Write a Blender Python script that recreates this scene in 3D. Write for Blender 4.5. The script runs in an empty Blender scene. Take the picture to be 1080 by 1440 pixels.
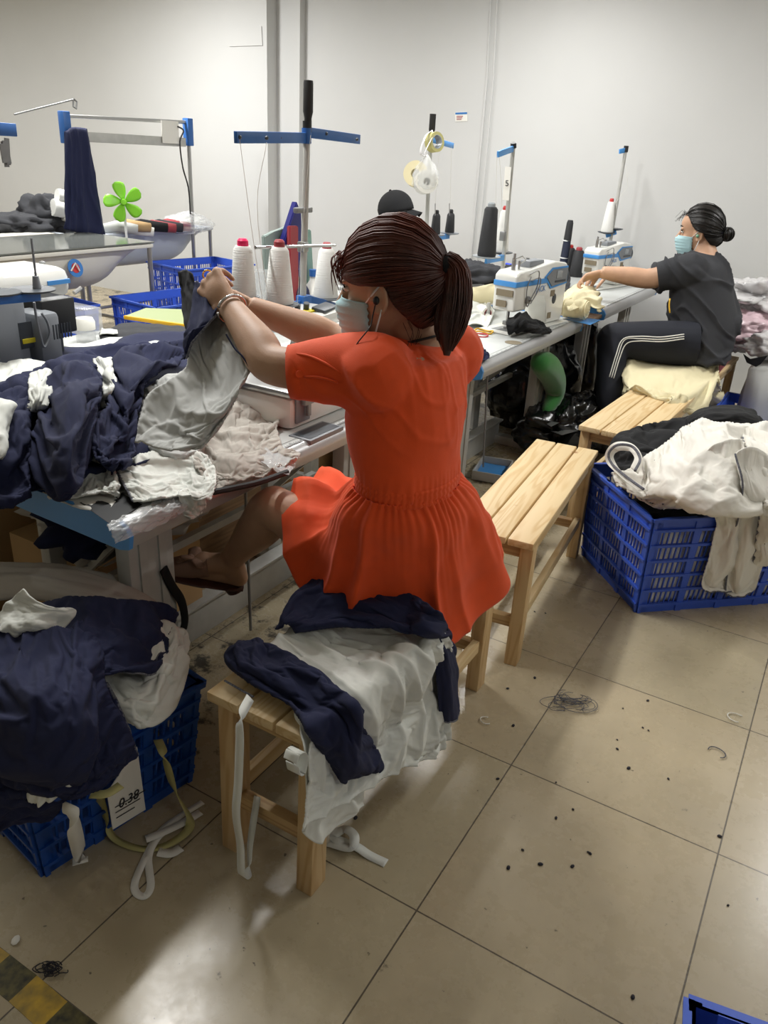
import bpy, bmesh, math, random
import numpy as np
from mathutils import Vector, Matrix, Euler, noise as mn
random.seed(7); rng = np.random.RandomState(7)
SC = bpy.context.scene; COL = SC.collection
PI = math.pi; R = math.radians
V = lambda *a: Vector(a)
# ---- the camera, and the turning of photograph pixels into points in the room ----
EYE = Vector((0, 0, 1.5037)); FOC = 1101.57
CR = Vector((.85739211, .51197682, .05252135)); CU = Vector((-.25528028, .33444663, .90718104)); CF = Vector((-.44689008, .79121753, -.41744949))
def ray(x, y): return CF + CR*((x-540)/FOC) - CU*((y-720)/FOC)
def Z(x, y, z): d = ray(x, y); return EYE + d*((z-EYE.z)/d.z)
def X(x, y, v): d = ray(x, y); return EYE + d*(v/d.x)
def Y(x, y, v): d = ray(x, y); return EYE + d*(v/d.y)
def D(x, y, k): return EYE + ray(x, y)*k
def hexc(h):
    h = h.lstrip('#'); o = []
    for i in (0, 2, 4):
        c = int(h[i:i+2], 16)/255; o.append(c/12.92 if c <= .04045 else ((c+.055)/1.055)**2.4)
    return (o[0], o[1], o[2], 1)
# ---- materials ----
def nodes(m): m.use_nodes = True; return m.node_tree.nodes, m.node_tree.links, m.node_tree.nodes['Principled BSDF']
def mat(name, c, rough=.5, metal=0, bump=0, bscale=200, var=0, vscale=6, trans=0, alpha=1, sheen=0, stretch=None, c2=None, coat=0, ior=None):
    m = bpy.data.materials.new(name); n, l, b = nodes(m)
    c = hexc(c); b.inputs['Base Color'].default_value = c; b.inputs['Roughness'].default_value = rough; b.inputs['Metallic'].default_value = metal
    if trans: b.inputs['Transmission Weight'].default_value = trans
    if ior: b.inputs['IOR'].default_value = ior
    if alpha < 1: b.inputs['Alpha'].default_value = alpha
    if sheen: b.inputs['Sheen Weight'].default_value = sheen; b.inputs['Sheen Roughness'].default_value = .5
    if coat: b.inputs['Coat Weight'].default_value = coat
    tc = n.new('ShaderNodeTexCoord'); mp = n.new('ShaderNodeMapping'); l.new(tc.outputs['Object'], mp.inputs[0])
    if stretch: mp.inputs['Scale'].default_value = stretch
    if var or c2:
        t = n.new('ShaderNodeTexNoise'); t.inputs['Scale'].default_value = vscale; t.inputs['Detail'].default_value = 5; l.new(mp.outputs[0], t.inputs[0])
        r = n.new('ShaderNodeValToRGB'); k = hexc(c2) if c2 else tuple(x*(1-var) for x in c[:3])+(1,)
        r.color_ramp.elements[0].color = k; r.color_ramp.elements[1].color = c
        r.color_ramp.elements[0].position = .3; r.color_ramp.elements[1].position = .7
        l.new(t.outputs[0], r.inputs[0]); l.new(r.outputs[0], b.inputs['Base Color'])
    if bump:
        t = n.new('ShaderNodeTexNoise'); t.inputs['Scale'].default_value = bscale; t.inputs['Detail'].default_value = 3; l.new(mp.outputs[0], t.inputs[0])
        q = n.new('ShaderNodeBump'); q.inputs['Strength'].default_value = bump; q.inputs['Distance'].default_value = .004
        l.new(t.outputs[0], q.inputs['Height']); l.new(q.outputs[0], b.inputs['Normal'])
    return m
def wood(name, c, c2, ax='Y'):
    m = bpy.data.materials.new(name); n, l, b = nodes(m); b.inputs['Roughness'].default_value = .55
    tc = n.new('ShaderNodeTexCoord'); mp = n.new('ShaderNodeMapping'); l.new(tc.outputs['Object'], mp.inputs[0])
    s = [14, 14, 14]; s['XYZ'.index(ax)] = 1.1; mp.inputs['Scale'].default_value = s
    t = n.new('ShaderNodeTexNoise'); t.inputs['Scale'].default_value = 1.3; t.inputs['Detail'].default_value = 2; t.inputs['Distortion'].default_value = .6; l.new(mp.outputs[0], t.inputs[0])
    mu = n.new('ShaderNodeMath'); mu.operation = 'MULTIPLY'; mu.inputs[1].default_value = 38; l.new(t.outputs[0], mu.inputs[0])
    si = n.new('ShaderNodeMath'); si.operation = 'SINE'; l.new(mu.outputs[0], si.inputs[0])
    r = n.new('ShaderNodeValToRGB'); r.color_ramp.elements[0].color = hexc(c2); r.color_ramp.elements[1].color = hexc(c); r.color_ramp.elements[0].position = .0; r.color_ramp.elements[1].position = .75
    ma = n.new('ShaderNodeMath'); ma.operation = 'MULTIPLY_ADD'; ma.inputs[1].default_value = .5; ma.inputs[2].default_value = .5; l.new(si.outputs[0], ma.inputs[0]); l.new(ma.outputs[0], r.inputs[0])
    k = n.new('ShaderNodeTexVoronoi'); k.inputs['Scale'].default_value = 5.5; l.new(tc.outputs['Object'], k.inputs[0])
    kr = n.new('ShaderNodeValToRGB'); kr.color_ramp.elements[0].color = (.5, .3, .16, 1); kr.color_ramp.elements[1].color = (1, 1, 1, 1); kr.color_ramp.elements[0].position = .03; kr.color_ramp.elements[1].position = .085; l.new(k.outputs[0], kr.inputs[0])
    mx = n.new('ShaderNodeMix'); mx.data_type = 'RGBA'; mx.blend_type = 'MULTIPLY'; mx.inputs[0].default_value = 1; l.new(r.outputs[0], mx.inputs[6]); l.new(kr.outputs[0], mx.inputs[7])
    l.new(mx.outputs[2], b.inputs['Base Color'])
    return m
def floor_mat():
    m = bpy.data.materials.new('floor_tiles'); n, l, b = nodes(m)
    tc = n.new('ShaderNodeTexCoord'); mp = n.new('ShaderNodeMapping'); l.new(tc.outputs['Object'], mp.inputs[0])
    mp.inputs['Location'].default_value = (.48249+.54*40, -2.18159+.54*40, 0)
    br = n.new('ShaderNodeTexBrick'); br.offset = 0; br.squash = 1; br.inputs['Scale'].default_value = 1; br.inputs['Brick Width'].default_value = .54; br.inputs['Row Height'].default_value = .54
    br.inputs['Mortar Size'].default_value = .0021; br.inputs['Mortar Smooth'].default_value = .3; br.inputs['Bias'].default_value = 0
    br.inputs['Color1'].default_value = hexc('#b0a58b'); br.inputs['Color2'].default_value = hexc('#b7a98e'); br.inputs['Mortar'].default_value = hexc('#5f574b'); l.new(mp.outputs[0], br.inputs[0])
    t = n.new('ShaderNodeTexNoise'); t.inputs['Scale'].default_value = 2.4; t.inputs['Detail'].default_value = 8; t.inputs['Roughness'].default_value = .65; l.new(tc.outputs['Object'], t.inputs[0])
    r = n.new('ShaderNodeValToRGB'); r.color_ramp.elements[0].color = (.83, .82, .8, 1); r.color_ramp.elements[1].color = (1.06, 1.05, 1.03, 1); r.color_ramp.elements[0].position = .3; r.color_ramp.elements[1].position = .7; l.new(t.outputs[0], r.inputs[0])
    mx = n.new('ShaderNodeMix'); mx.data_type = 'RGBA'; mx.blend_type = 'MULTIPLY'; mx.inputs[0].default_value = 1; l.new(br.outputs[0], mx.inputs[6]); l.new(r.outputs[0], mx.inputs[7])
    # specks of grit
    v = n.new('ShaderNodeTexNoise'); v.inputs['Scale'].default_value = 55; v.inputs['Detail'].default_value = 2; l.new(tc.outputs['Object'], v.inputs[0])
    # lint and dirt lying under the sewing tables (x < -1.2)
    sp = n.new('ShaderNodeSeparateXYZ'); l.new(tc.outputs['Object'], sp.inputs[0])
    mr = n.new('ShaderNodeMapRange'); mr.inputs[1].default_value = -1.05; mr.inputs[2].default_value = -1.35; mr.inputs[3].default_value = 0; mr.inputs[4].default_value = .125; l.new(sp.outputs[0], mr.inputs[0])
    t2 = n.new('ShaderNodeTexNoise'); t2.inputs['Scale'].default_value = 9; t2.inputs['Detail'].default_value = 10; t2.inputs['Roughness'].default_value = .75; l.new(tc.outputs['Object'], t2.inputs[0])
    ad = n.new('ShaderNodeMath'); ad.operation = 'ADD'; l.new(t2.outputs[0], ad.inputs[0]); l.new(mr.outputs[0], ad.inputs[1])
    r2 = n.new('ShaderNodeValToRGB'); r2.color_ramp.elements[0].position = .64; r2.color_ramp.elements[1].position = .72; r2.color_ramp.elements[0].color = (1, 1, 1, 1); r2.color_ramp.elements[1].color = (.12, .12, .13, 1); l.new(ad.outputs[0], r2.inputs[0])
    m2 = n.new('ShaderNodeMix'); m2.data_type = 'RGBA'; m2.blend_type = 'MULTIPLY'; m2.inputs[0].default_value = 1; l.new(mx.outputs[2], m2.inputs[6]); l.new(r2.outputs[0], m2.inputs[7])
    r3 = n.new('ShaderNodeValToRGB'); r3.color_ramp.elements[0].position = .74; r3.color_ramp.elements[1].position = .77; r3.color_ramp.elements[0].color = (1, 1, 1, 1); r3.color_ramp.elements[1].color = (.3, .29, .28, 1); l.new(v.outputs[0], r3.inputs[0])
    m3 = n.new('ShaderNodeMix'); m3.data_type = 'RGBA'; m3.blend_type = 'MULTIPLY'; m3.inputs[0].default_value = 1; l.new(m2.outputs[2], m3.inputs[6]); l.new(r3.outputs[0], m3.inputs[7])
    l.new(m3.outputs[2], b.inputs['Base Color'])
    rr = n.new('ShaderNodeMapRange'); rr.inputs[1].default_value = .3; rr.inputs[2].default_value = .7; rr.inputs[3].default_value = .2; rr.inputs[4].default_value = .36; l.new(t2.outputs[0], rr.inputs[0]); l.new(rr.outputs[0], b.inputs['Roughness'])
    bu = n.new('ShaderNodeBump'); bu.inputs['Strength'].default_value = .5; bu.inputs['Distance'].default_value = .002; bu.invert = True; l.new(br.outputs[1], bu.inputs['Height']); l.new(bu.outputs[0], b.inputs['Normal'])
    return m
M = {}
M['wall'] = mat('painted_wall', '#cacac8', .6, bump=.12, bscale=14, var=.05, vscale=1.3)
M['ceil'] = mat('ceiling_paint', '#dcdcd8', .7)
M['floor'] = floor_mat()
M['pine'] = wood('pine_board', '#dcc396', '#cfb07e', 'Y'); M['pineZ'] = wood('pine_leg', '#d2b485', '#c39f6e', 'Z'); M['pineX'] = wood('pine_rail', '#c9aa7a', '#b08c60', 'X')
M['ply'] = wood('brown_ply', '#8a6b4c', '#775a3e', 'Y')
M['lam'] = mat('grey_laminate', '#c9ccca', .35, var=.06, vscale=12)
M['alu'] = mat('aluminium_edge', '#b9babb', .38, .55, bump=.05, bscale=60)
M['steel'] = mat('steel', '#b4b4b3', .3, .9)
M['dsteel'] = mat('dull_steel', '#8d8e8e', .45, .6)
M['wmetal'] = mat('white_painted_metal', '#b5b5b0', .45, var=.12, vscale=20)
M['blue'] = mat('blue_plastic', '#2b62a8', .42, var=.1, vscale=20)
M['lblue'] = mat('light_blue_plastic', '#4790d4', .4)
M['crate'] = mat('royal_blue_crate_plastic', '#3c60cc', .38, bump=.05, bscale=40, var=.1, vscale=14)
M['crate2'] = mat('deep_blue_crate_plastic', '#12489a', .4, bump=.05, bscale=40, var=.1, vscale=14)
M['mwhite'] = mat('machine_white_enamel', '#e0e0da', .28, coat=.4, var=.04, vscale=20)
M['mgrey'] = mat('machine_grey_plastic', '#7d8186', .45); M['mdark'] = mat('machine_dark_plastic', '#3f444a', .45)
M['black'] = mat('black_plastic', '#17181a', .45); M['rubber'] = mat('black_rubber', '#1c1b1b', .6)
M['navy'] = mat('navy_jersey', '#141b3e', .9, bump=.25, bscale=900, var=.1, vscale=40)
M['white'] = mat('white_jersey', '#d9dbd4', .85, bump=.2, bscale=900, sheen=.1)
M['off'] = mat('off_white_jersey', '#e6e3da', .85, bump=.2, bscale=900, sheen=.1)
M['cream'] = mat('cream_cotton', '#e0d5ae', .85, bump=.2, bscale=800, sheen=.1)
M['greige'] = mat('grey_beige_jersey', '#ada79e', .85, bump=.2, bscale=900, sheen=.1)
M['grey'] = mat('pale_grey_jersey', '#b9bab7', .85, bump=.2, bscale=900, sheen=.1)
M['blk'] = mat('black_jersey', '#0c0d10', .9, bump=.25, bscale=900)
M['char'] = mat('charcoal_jersey', '#303135', .9, bump=.25, bscale=900)
M['orange'] = mat('orange_crepe', '#ea4f0c', .8, bump=.2, bscale=700, sheen=.1, var=.08, vscale=25)
M['skin'] = mat('skin', '#bd967a', .55, bump=.08, bscale=300, var=.1, vscale=25); M['skin2'] = mat('skin_pale', '#cba184', .55, bump=.08, bscale=300, var=.1, vscale=25)
for k in ('skin', 'skin2'):
    b = M[k].node_tree.nodes['Principled BSDF']; b.inputs['Subsurface Weight'].default_value = .05; b.inputs['Subsurface Radius'].default_value = (.01, .004, .002)
M['hair'] = mat('auburn_hair', '#6b2b15', .5, c2='#27110b', vscale=6, bump=.5, bscale=60, stretch=(1, 1, 1)); M['hairb'] = mat('black_hair', '#17120f', .4, c2='#0d0b0a', vscale=20, bump=.5, bscale=60)
M['mask'] = mat('pale_blue_mask_fabric', '#a9ccd2', .8, bump=.2, bscale=400); M['maskw'] = mat('white_elastic', '#dcdcdc', .7); M['maskl'] = mat('lilac_mask_fabric', '#a8a2ac', .8, bump=.2, bscale=400)
M['thread'] = mat('white_thread_wound', '#e4e4e0', .6, bump=.4, bscale=30, stretch=(.3, .3, 14)); M['threadk'] = mat('black_thread_wound', '#202124', .6, bump=.4, bscale=30, stretch=(.3, .3, 14))
M['threadn'] = mat('navy_thread_wound', '#1a2036', .6, bump=.4, bscale=30, stretch=(.3, .3, 14))
M['red'] = mat('red_plastic', '#b52a2a', .4); M['pink'] = mat('hot_pink_plastic', '#e0215f', .4); M['dred'] = mat('dusty_red_plastic', '#9a3a40', .5)
M['seam'] = mat('grey_overlock_stitch', '#8f9099', .8, bump=1, bscale=700, c2='#3c3e4a', vscale=260)
M['tape'] = mat('clear_tape', '#c9c9c4', .12, trans=.85, ior=1.3); M['film'] = mat('clear_plastic_film', '#e8eaea', .12, alpha=.32, bump=.8, bscale=18)
M['bag'] = mat('white_plastic_bag', '#e6e4e4', .25, bump=.9, bscale=22, trans=.25); M['bagk'] = mat('black_bin_bag', '#101112', .2, bump=.8, bscale=24)
M['tub'] = mat('pale_grey_tub_plastic', '#cfcdc4', .4, bump=.05, bscale=10, var=.05, vscale=5); M['tubb'] = mat('pale_blue_grey_tub_plastic', '#b9bfc8', .4, var=.05, vscale=5)
M['green'] = mat('lime_plastic', '#8fe03a', .35); M['gplush'] = mat('green_plush', '#2f7a33', .95, bump=.6, bscale=300, sheen=.5)
M['card'] = mat('cardboard', '#b59468', .8, var=.1, vscale=10); M['paper'] = mat('paper', '#e2e0d8', .8); M['kraft'] = mat('greenish_tape', '#b3ad72', .6)
M['yellow'] = mat('yellow_plastic', '#d9a81c', .5); M['pgreen'] = mat('pale_green_board', '#98a472', .6); M['pinkc'] = mat('pink_cushion', '#b5656a', .8)
M['hazy'] = mat('yellow_floor_tape', '#c9a227', .5, c2='#7a6a30', vscale=30); M['hazk'] = mat('worn_black_floor_tape', '#17170f', .6, c2='#6a6232', vscale=45)
M['gold'] = mat('gold', '#d0a24a', .25, 1); M['silver'] = mat('silver', '#c8c8c8', .2, 1); M['brown'] = mat('brown_leather', '#4a2a20', .5); M['shoe'] = mat('taupe_suede', '#8c6c5a', .85, bump=.3, bscale=400)
M['txt'] = mat('printed_ink', '#26262a', .7); M['jtxt'] = mat('blue_print', '#2b6fb3', .6); M['lint'] = mat('dark_lint', '#2a2930', .9)
M['vlab'] = mat('yellow_label', '#d8c62a', .5); M['brush'] = mat('brown_sticker', '#7f745f', .6); M['disp'] = mat('grey_display', '#9aa0a4', .2)
M['clear'] = mat('clear_plastic', '#f0f0f0', .08, trans=.95, ior=1.2)
# ---- mesh collecting ----
WM = {}
def frame_of(t, ref=None):
    t = t.normalized(); ref = ref or (V(0, 0, 1) if abs(t.z) < .9 else V(1, 0, 0))
    a = ref.cross(t).normalized(); return a, t.cross(a)
class MB:
    def __init__(s): s.bm = bmesh.new()
    def box(s, c, d, rot=None, bev=0, seg=2):
        t = bmesh.new(); bmesh.ops.create_cube(t, size=1); bmesh.ops.scale(t, vec=d, verts=t.verts)
        if bev: bmesh.ops.bevel(t, geom=t.edges[:], offset=min(bev, min(d)*.49), segments=seg, profile=.5, affect='EDGES')
        if rot is not None:
            m = Matrix.Rotation(rot, 3, 'Z') if isinstance(rot, (int, float)) else rot
            bmesh.ops.transform(t, matrix=m.to_4x4(), verts=t.verts)
        bmesh.ops.translate(t, vec=Vector(c), verts=t.verts); s.add(t); return s
    def bb(s, a, b, bev=0): # box by two corners
        a, b = Vector(a), Vector(b); return s.box((a+b)/2, [abs(q) for q in (b-a)], None, bev)
    def bar(s, p0, p1, w, h, up=(0, 0, 1), bev=0): # rectangular bar between two points
        p0, p1 = Vector(p0), Vector(p1); t = (p1-p0); L = t.length; t.normalize(); up = Vector(up)
        x = up.cross(t); x = x.normalized() if x.length > 1e-4 else V(1, 0, 0); y = t.cross(x)
        m = Matrix((x, y, t)).transposed(); return s.box((p0+p1)/2, (w, h, L), m, bev)
    def add(s, t):
        me = bpy.data.meshes.new('t'); t.to_mesh(me); s.bm.from_mesh(me); bpy.data.meshes.remove(me); t.free()
    def tube(s, pts, r, n=10, cap=True, flat=1.0, ref=None, closed=False):
        pts = [Vector(p) for p in pts]; rs = r if isinstance(r, (list, tuple)) else [r]*len(pts); rings = []; a = None; N = len(pts)
        for i, p in enumerate(pts):
            if closed: t = pts[(i+1) % N]-pts[i-1]
            else: t = (pts[min(i+1, N-1)]-pts[max(i-1, 0)])
            t = t.normalized() if t.length > 1e-9 else V(0, 0, 1)
            if a is None: a, b = frame_of(t, ref)
            else:
                a = a-t*a.dot(t); a = a.normalized() if a.length > 1e-6 else frame_of(t)[0]
            b = t.cross(a)
            rings.append([s.bm.verts.new(p+(a*math.cos(k*2*PI/n)+b*math.sin(k*2*PI/n)*flat)*rs[i]) for k in range(n)])
        for i in range(N if closed else N-1):
            A, B = rings[i], rings[(i+1) % N]
            for k in range(n): s.bm.faces.new((A[k], A[(k+1) % n], B[(k+1) % n], B[k]))
        if cap and not closed: s.bm.faces.new(rings[0][::-1]); s.bm.faces.new(rings[-1])
        return s
    def cyl(s, p0, p1, r0, r1=None, n=20): return s.tube([p0, p1], [r0, r1 if r1 is not None else r0], n)
    def lathe(s, prof, loc, axis=None, n=24, cap=True):
        loc = Vector(loc); ax = Vector(axis or (0, 0, 1)).normalized(); a, b = frame_of(ax); rings = []
        for (r, h) in prof: rings.append([s.bm.verts.new(loc+ax*h+(a*math.cos(k*2*PI/n)+b*math.sin(k*2*PI/n))*max(r, 1e-4)) for k in range(n)])
        for A, B in zip(rings, rings[1:]):
            for k in range(n): s.bm.faces.new((A[k], A[(k+1) % n], B[(k+1) % n], B[k]))
        if cap: s.bm.faces.new(rings[0][::-1]); s.bm.faces.new(rings[-1])
        return s
    def ball(s, c, r, n=16, rot=None):
        t = bmesh.new(); bmesh.ops.create_uvsphere(t, u_segments=n, v_segments=max(6, n*2//3), radius=1)
        r = (r, r, r) if isinstance(r, (int, float)) else r; bmesh.ops.scale(t, vec=r, verts=t.verts)
        if rot is not None: bmesh.ops.transform(t, matrix=rot.to_4x4(), verts=t.verts)
        bmesh.ops.translate(t, vec=Vector(c), verts=t.verts); s.add(t); return s
    def cap_(s, p0, p1, r0, r1): # rounded tapered limb
        p0, p1 = Vector(p0), Vector(p1); s.tube([p0, p1], [r0, r1], 14); s.ball(p0, r0, 14); s.ball(p1, r1, 14); return s
    def grid(s, P, cu=False, cv=False):
        P = np.asarray(P); m, n = P.shape[:2]; v = [[s.bm.verts.new(P[i, j]) for j in range(n)] for i in range(m)]
        for i in range(m if cu else m-1):
            for j in range(n if cv else n-1):
                s.bm.faces.new((v[i][j], v[(i+1) % m][j], v[(i+1) % m][(j+1) % n], v[i][(j+1) % n]))
        return s
    def prism(s, poly, ext):
        ext = Vector(ext); a = [s.bm.verts.new(Vector(p)) for p in poly]; b = [s.bm.verts.new(Vector(p)+ext) for p in poly]; n = len(a)
        s.bm.faces.new(a); s.bm.faces.new(b[::-1])
        for i in range(n): s.bm.faces.new((a[i], b[i], b[(i+1) % n], a[(i+1) % n]))
        return s
    def xf(s, m): bmesh.ops.transform(s.bm, matrix=m, verts=s.bm.verts); return s
    def build(s, name, m, parent=None, sharp=35, solid=0):
        bmesh.ops.recalc_face_normals(s.bm, faces=s.bm.faces)
        if parent is not None: bmesh.ops.transform(s.bm, matrix=WM[parent.name].inverted(), verts=s.bm.verts)
        me = bpy.data.meshes.new(name); s.bm.to_mesh(me); s.bm.free(); me.materials.append(M[m] if isinstance(m, str) else m)
        me.shade_smooth()
        if sharp: me.set_sharp_from_angle(angle=R(sharp))
        o = bpy.data.objects.new(name, me); COL.objects.link(o)
        if parent is not None: o.parent = parent; WM[o.name] = WM[parent.name]
        else: WM[o.name] = Matrix.Identity(4)
        if solid: q = o.modifiers.new('thickness', 'SOLIDIFY'); q.thickness = solid; q.offset = 0
        return o
def tag(o, label, cat, group=None, kind=None):
    o['label'] = label; o['category'] = cat
    if group: o['group'] = group
    if kind: o['kind'] = kind
    return o
def thing(name, label, cat, loc=(0, 0, 0), rz=0, group=None, kind=None):
    o = bpy.data.objects.new(name, None); COL.objects.link(o); o.empty_display_size = .05
    o.location = loc; o.rotation_euler = (0, 0, rz); WM[o.name] = Matrix.Translation(loc) @ Matrix.Rotation(rz, 4, 'Z')
    return tag(o, label, cat, group, kind)
def struct(o): o['kind'] = 'structure'; return o
def kids(o): return [c for c in bpy.data.objects if c.parent == o]
def dup(o, loc, rz, label, group=None, scale=None, mats=None):
    KD = {}
    for c in bpy.data.objects:
        if c.parent: KD.setdefault(c.parent, []).append(c)
    def cp(a, par):
        c = a.copy(); COL.objects.link(c); c.parent = par
        if mats and c.type == 'MESH' and c.data.materials[0].name in mats:
            c.data = c.data.copy(); c.data.materials[0] = M[mats[a.data.materials[0].name]]
        for k in KD.get(a, []): cp(k, c)
        return c
    r = cp(o, None); r.location = loc; r.rotation_euler = (0, 0, rz) if isinstance(rz, (int, float)) else rz
    if scale: r.scale = (scale,)*3 if isinstance(scale, (int, float)) else scale
    r['label'] = label
    if group: r['group'] = group
    WM[r.name] = Matrix.LocRotScale(Vector(loc), Euler(r.rotation_euler), r.scale)
    return r
# ---- noise and cloth ----
_lat = np.random.RandomState(3).rand(64, 64, 64).astype(np.float32)*2-1
def vnoise(p):
    p = np.asarray(p, float); i = np.floor(p).astype(int); t = p-i; t = t*t*t*(t*(t*6-15)+10); r = 0
    for a in (0, 1):
        for b in (0, 1):
            for c in (0, 1):
                w = (t[..., 0] if a else 1-t[..., 0])*(t[..., 1] if b else 1-t[..., 1])*(t[..., 2] if c else 1-t[..., 2])
                r = r+w*_lat[(i[..., 0]+a) % 64, (i[..., 1]+b) % 64, (i[..., 2]+c) % 64]
    return r
def fbm(p, o=3):
    r = 0; a = 1
    for k in range(o): r = r+a*vnoise(np.asarray(p)*2**k+17.3*k); a *= .5
    return r
def cr1(P, n, closed=False): # Catmull-Rom along axis 0
    P = np.asarray(P, float); m = len(P); t = np.linspace(0, m if closed else m-1, n, endpoint=not closed); i = np.minimum(np.floor(t).astype(int), (m-1) if closed else (m-2)); f = (t-i)
    g = (lambda k: P[k % m]) if closed else (lambda k: np.where((k < 0).reshape((-1,)+(1,)*(P.ndim-1)), 2*P[0]-P[1], np.where((k > m-1).reshape((-1,)+(1,)*(P.ndim-1)), 2*P[-1]-P[-2], P[np.clip(k, 0, m-1)])))
    f = f.reshape((-1,)+(1,)*(P.ndim-1)); a, b, c, d = g(i-1), g(i), g(i+1), g(i+2)
    return .5*((2*b)+(c-a)*f+(2*a-5*b+4*c-d)*f**2+(3*b-a-3*c+d)*f**3)
def cr2(P, m, n, cu=False, cv=False):
    P = cr1(P, m, cu); return np.swapaxes(cr1(np.swapaxes(P, 0, 1), n, cv), 0, 1)
def normals(P, cv=False):
    du = np.gradient(P, axis=0)
    dv = (np.roll(P, -1, 1)-np.roll(P, 1, 1)) if cv else np.gradient(P, axis=1)
    n = np.cross(du, dv); return n/(np.linalg.norm(n, axis=2, keepdims=True)+1e-12)
def foldf(U, Vv, folds, seed):
    h = 0
    for k, (ang, freq, amp, warp) in enumerate(folds):
        a = R(ang); s = U*math.cos(a)+Vv*math.sin(a); c = -U*math.sin(a)+Vv*math.cos(a)
        q = np.stack([s*1.3+seed*3.1+k*7, c*1.3+seed, np.full_like(s, k*5.3+seed)], -1)
        ph = s*freq+warp*fbm(q*1.4, 2)
        w = np.abs(((ph) % 1)*2-1); w = (1.05-np.sqrt(w*w+.004))**2.2
        am = .35+.9*np.clip(vnoise(np.stack([s*freq*.35+seed*2, c*1.6+k, np.full_like(s, 2.2*seed+k)], -1))*.9+.5, 0, 1)
        h = h+amp*w*am
    return h
def sheetP(cp, m=70, n=70, folds=((20, 3, .02, .8),), seed=1, curl=.0, cv=False, rough=.004, fade=None, rag=0):
    cp = [[Vector(p) for p in row] for row in cp]; P = cr2([[list(p) for p in row] for row in cp], m, n, False, cv)
    U, Vv = np.meshgrid(np.linspace(0, 1, m), np.linspace(0, 1, n), indexing='ij')
    if rag: # wavy outline
        U2 = np.clip(U, 0, 1); e = rag*np.sin(Vv*9+seed)*(np.abs(U2*2-1)**6); du = np.gradient(P, axis=0); P = P+du*(e*m)[..., None]
    N = normals(P, cv)
    if N[..., 2].mean() < 0: N = -N
    h = foldf(U, Vv, folds, seed)+rough*fbm(np.stack([U*6+seed, Vv*6, U*0+seed], -1), 3)
    if fade is not None: h = h*fade(U, Vv)
    if curl:
        eu = np.clip((np.abs(U*2-1)-.8)/.2, 0, 1) if True else 0; ev = 0*eu if cv else np.clip((np.abs(Vv*2-1)-.8)/.2, 0, 1)
        t = np.clip(np.sqrt(eu**2+ev**2), 0, 1); h = h-curl*(1-np.sqrt(1-t*t*.98))
    return P+N*h[..., None]
SIM = []
def sheet(name, cp, m_, parent=None, solid=.0035, seam=(), sim=0, **k):
    if sim: k['folds'] = [(a, f, h*.6, w) for a, f, h, w in k.get('folds', ((20, 3, .02, .8),))]
    up = k.pop('up', 0); P = sheetP(cp, **k); P[..., 2] += up; b = MB(); b.grid(P, cv=k.get('cv', False)); o = b.build(name, m_, parent, sharp=0, solid=solid)
    if sim: SIM.append((o, P.shape, sim))
    for e in seam: # grey overlocked edge
        L = {'u0': P[0], 'u1': P[-1], 'v0': P[:, 0], 'v1': P[:, -1]}[e]
        s = MB(); s.tube([Vector(q) for q in L[::2]], .0042, 6, flat=.6); s.build('seam', 'seam', parent if parent is not None and False else o, sharp=0)
    return o
def ribbon(name, pts, w, m_, parent=None, up=(0, 0, 1), solid=.0015, n=40, twist=0):
    P = cr1([list(p) for p in pts], n); T = np.gradient(P, axis=0); T /= np.linalg.norm(T, axis=1, keepdims=True)+1e-9
    up = np.array(up, float); rows = []
    for i in range(n):
        s = np.cross(T[i], up); s = s/(np.linalg.norm(s)+1e-9)
        if twist: q = Matrix.Rotation(twist*i/n, 3, Vector(T[i])); s = np.array(q @ Vector(s))
        rows.append([P[i]-s*w/2, P[i]+s*w/2])
    b = MB(); b.grid(np.array(rows)); return b.build(name, m_, parent, sharp=0, solid=solid)
def bake(o, vox=None, smooth=0, dec=None):
    if vox: q = o.modifiers.new('r', 'REMESH'); q.mode = 'VOXEL'; q.voxel_size = vox
    if smooth: q = o.modifiers.new('s', 'SMOOTH'); q.iterations = smooth; q.factor = .6
    dg = bpy.context.evaluated_depsgraph_get(); dg.update(); me = bpy.data.meshes.new_from_object(o.evaluated_get(dg)); m = o.data.materials[0]
    old = o.data; o.modifiers.clear(); o.data = me; me.name = o.name
    if not me.materials: me.materials.append(m)
    bpy.data.meshes.remove(old); me.shade_smooth(); return o
def verts(o): a = np.empty(len(o.data.vertices)*3, np.float32); o.data.vertices.foreach_get('co', a); return a.reshape(-1, 3)
def setv(o, a): o.data.vertices.foreach_set('co', a.astype(np.float32).ravel()); o.data.update()
def wrinkle(o, fn): # push the surface along its normals by fn(world xyz)
    me = o.data; n = np.empty(len(me.vertices)*3, np.float32); me.vertices.foreach_get('normal', n); n = n.reshape(-1, 3); v = verts(o)
    w = v+np.array(o.matrix_world.translation if o.parent is None else WM[o.name].translation)
    setv(o, v+n*fn(w)[:, None])
def text(s, size, m4, m_, parent, name='lettering', ext=.0004):
    c = bpy.data.curves.new(name, 'FONT'); c.body = s; c.size = size; c.extrude = ext; c.align_x = 'CENTER'; c.align_y = 'CENTER'
    o = bpy.data.objects.new(name, c); COL.objects.link(o); dg = bpy.context.evaluated_depsgraph_get(); dg.update()
    me = bpy.data.meshes.new_from_object(o.evaluated_get(dg)); bpy.data.objects.remove(o); o = bpy.data.objects.new(name, me); COL.objects.link(o); me.materials.clear(); me.materials.append(M[m_]); WM[o.name] = WM[parent.name] if parent else None
    o.parent = parent; o.matrix_local = (WM[parent.name].inverted() @ m4) if parent else m4
    return o
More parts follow.
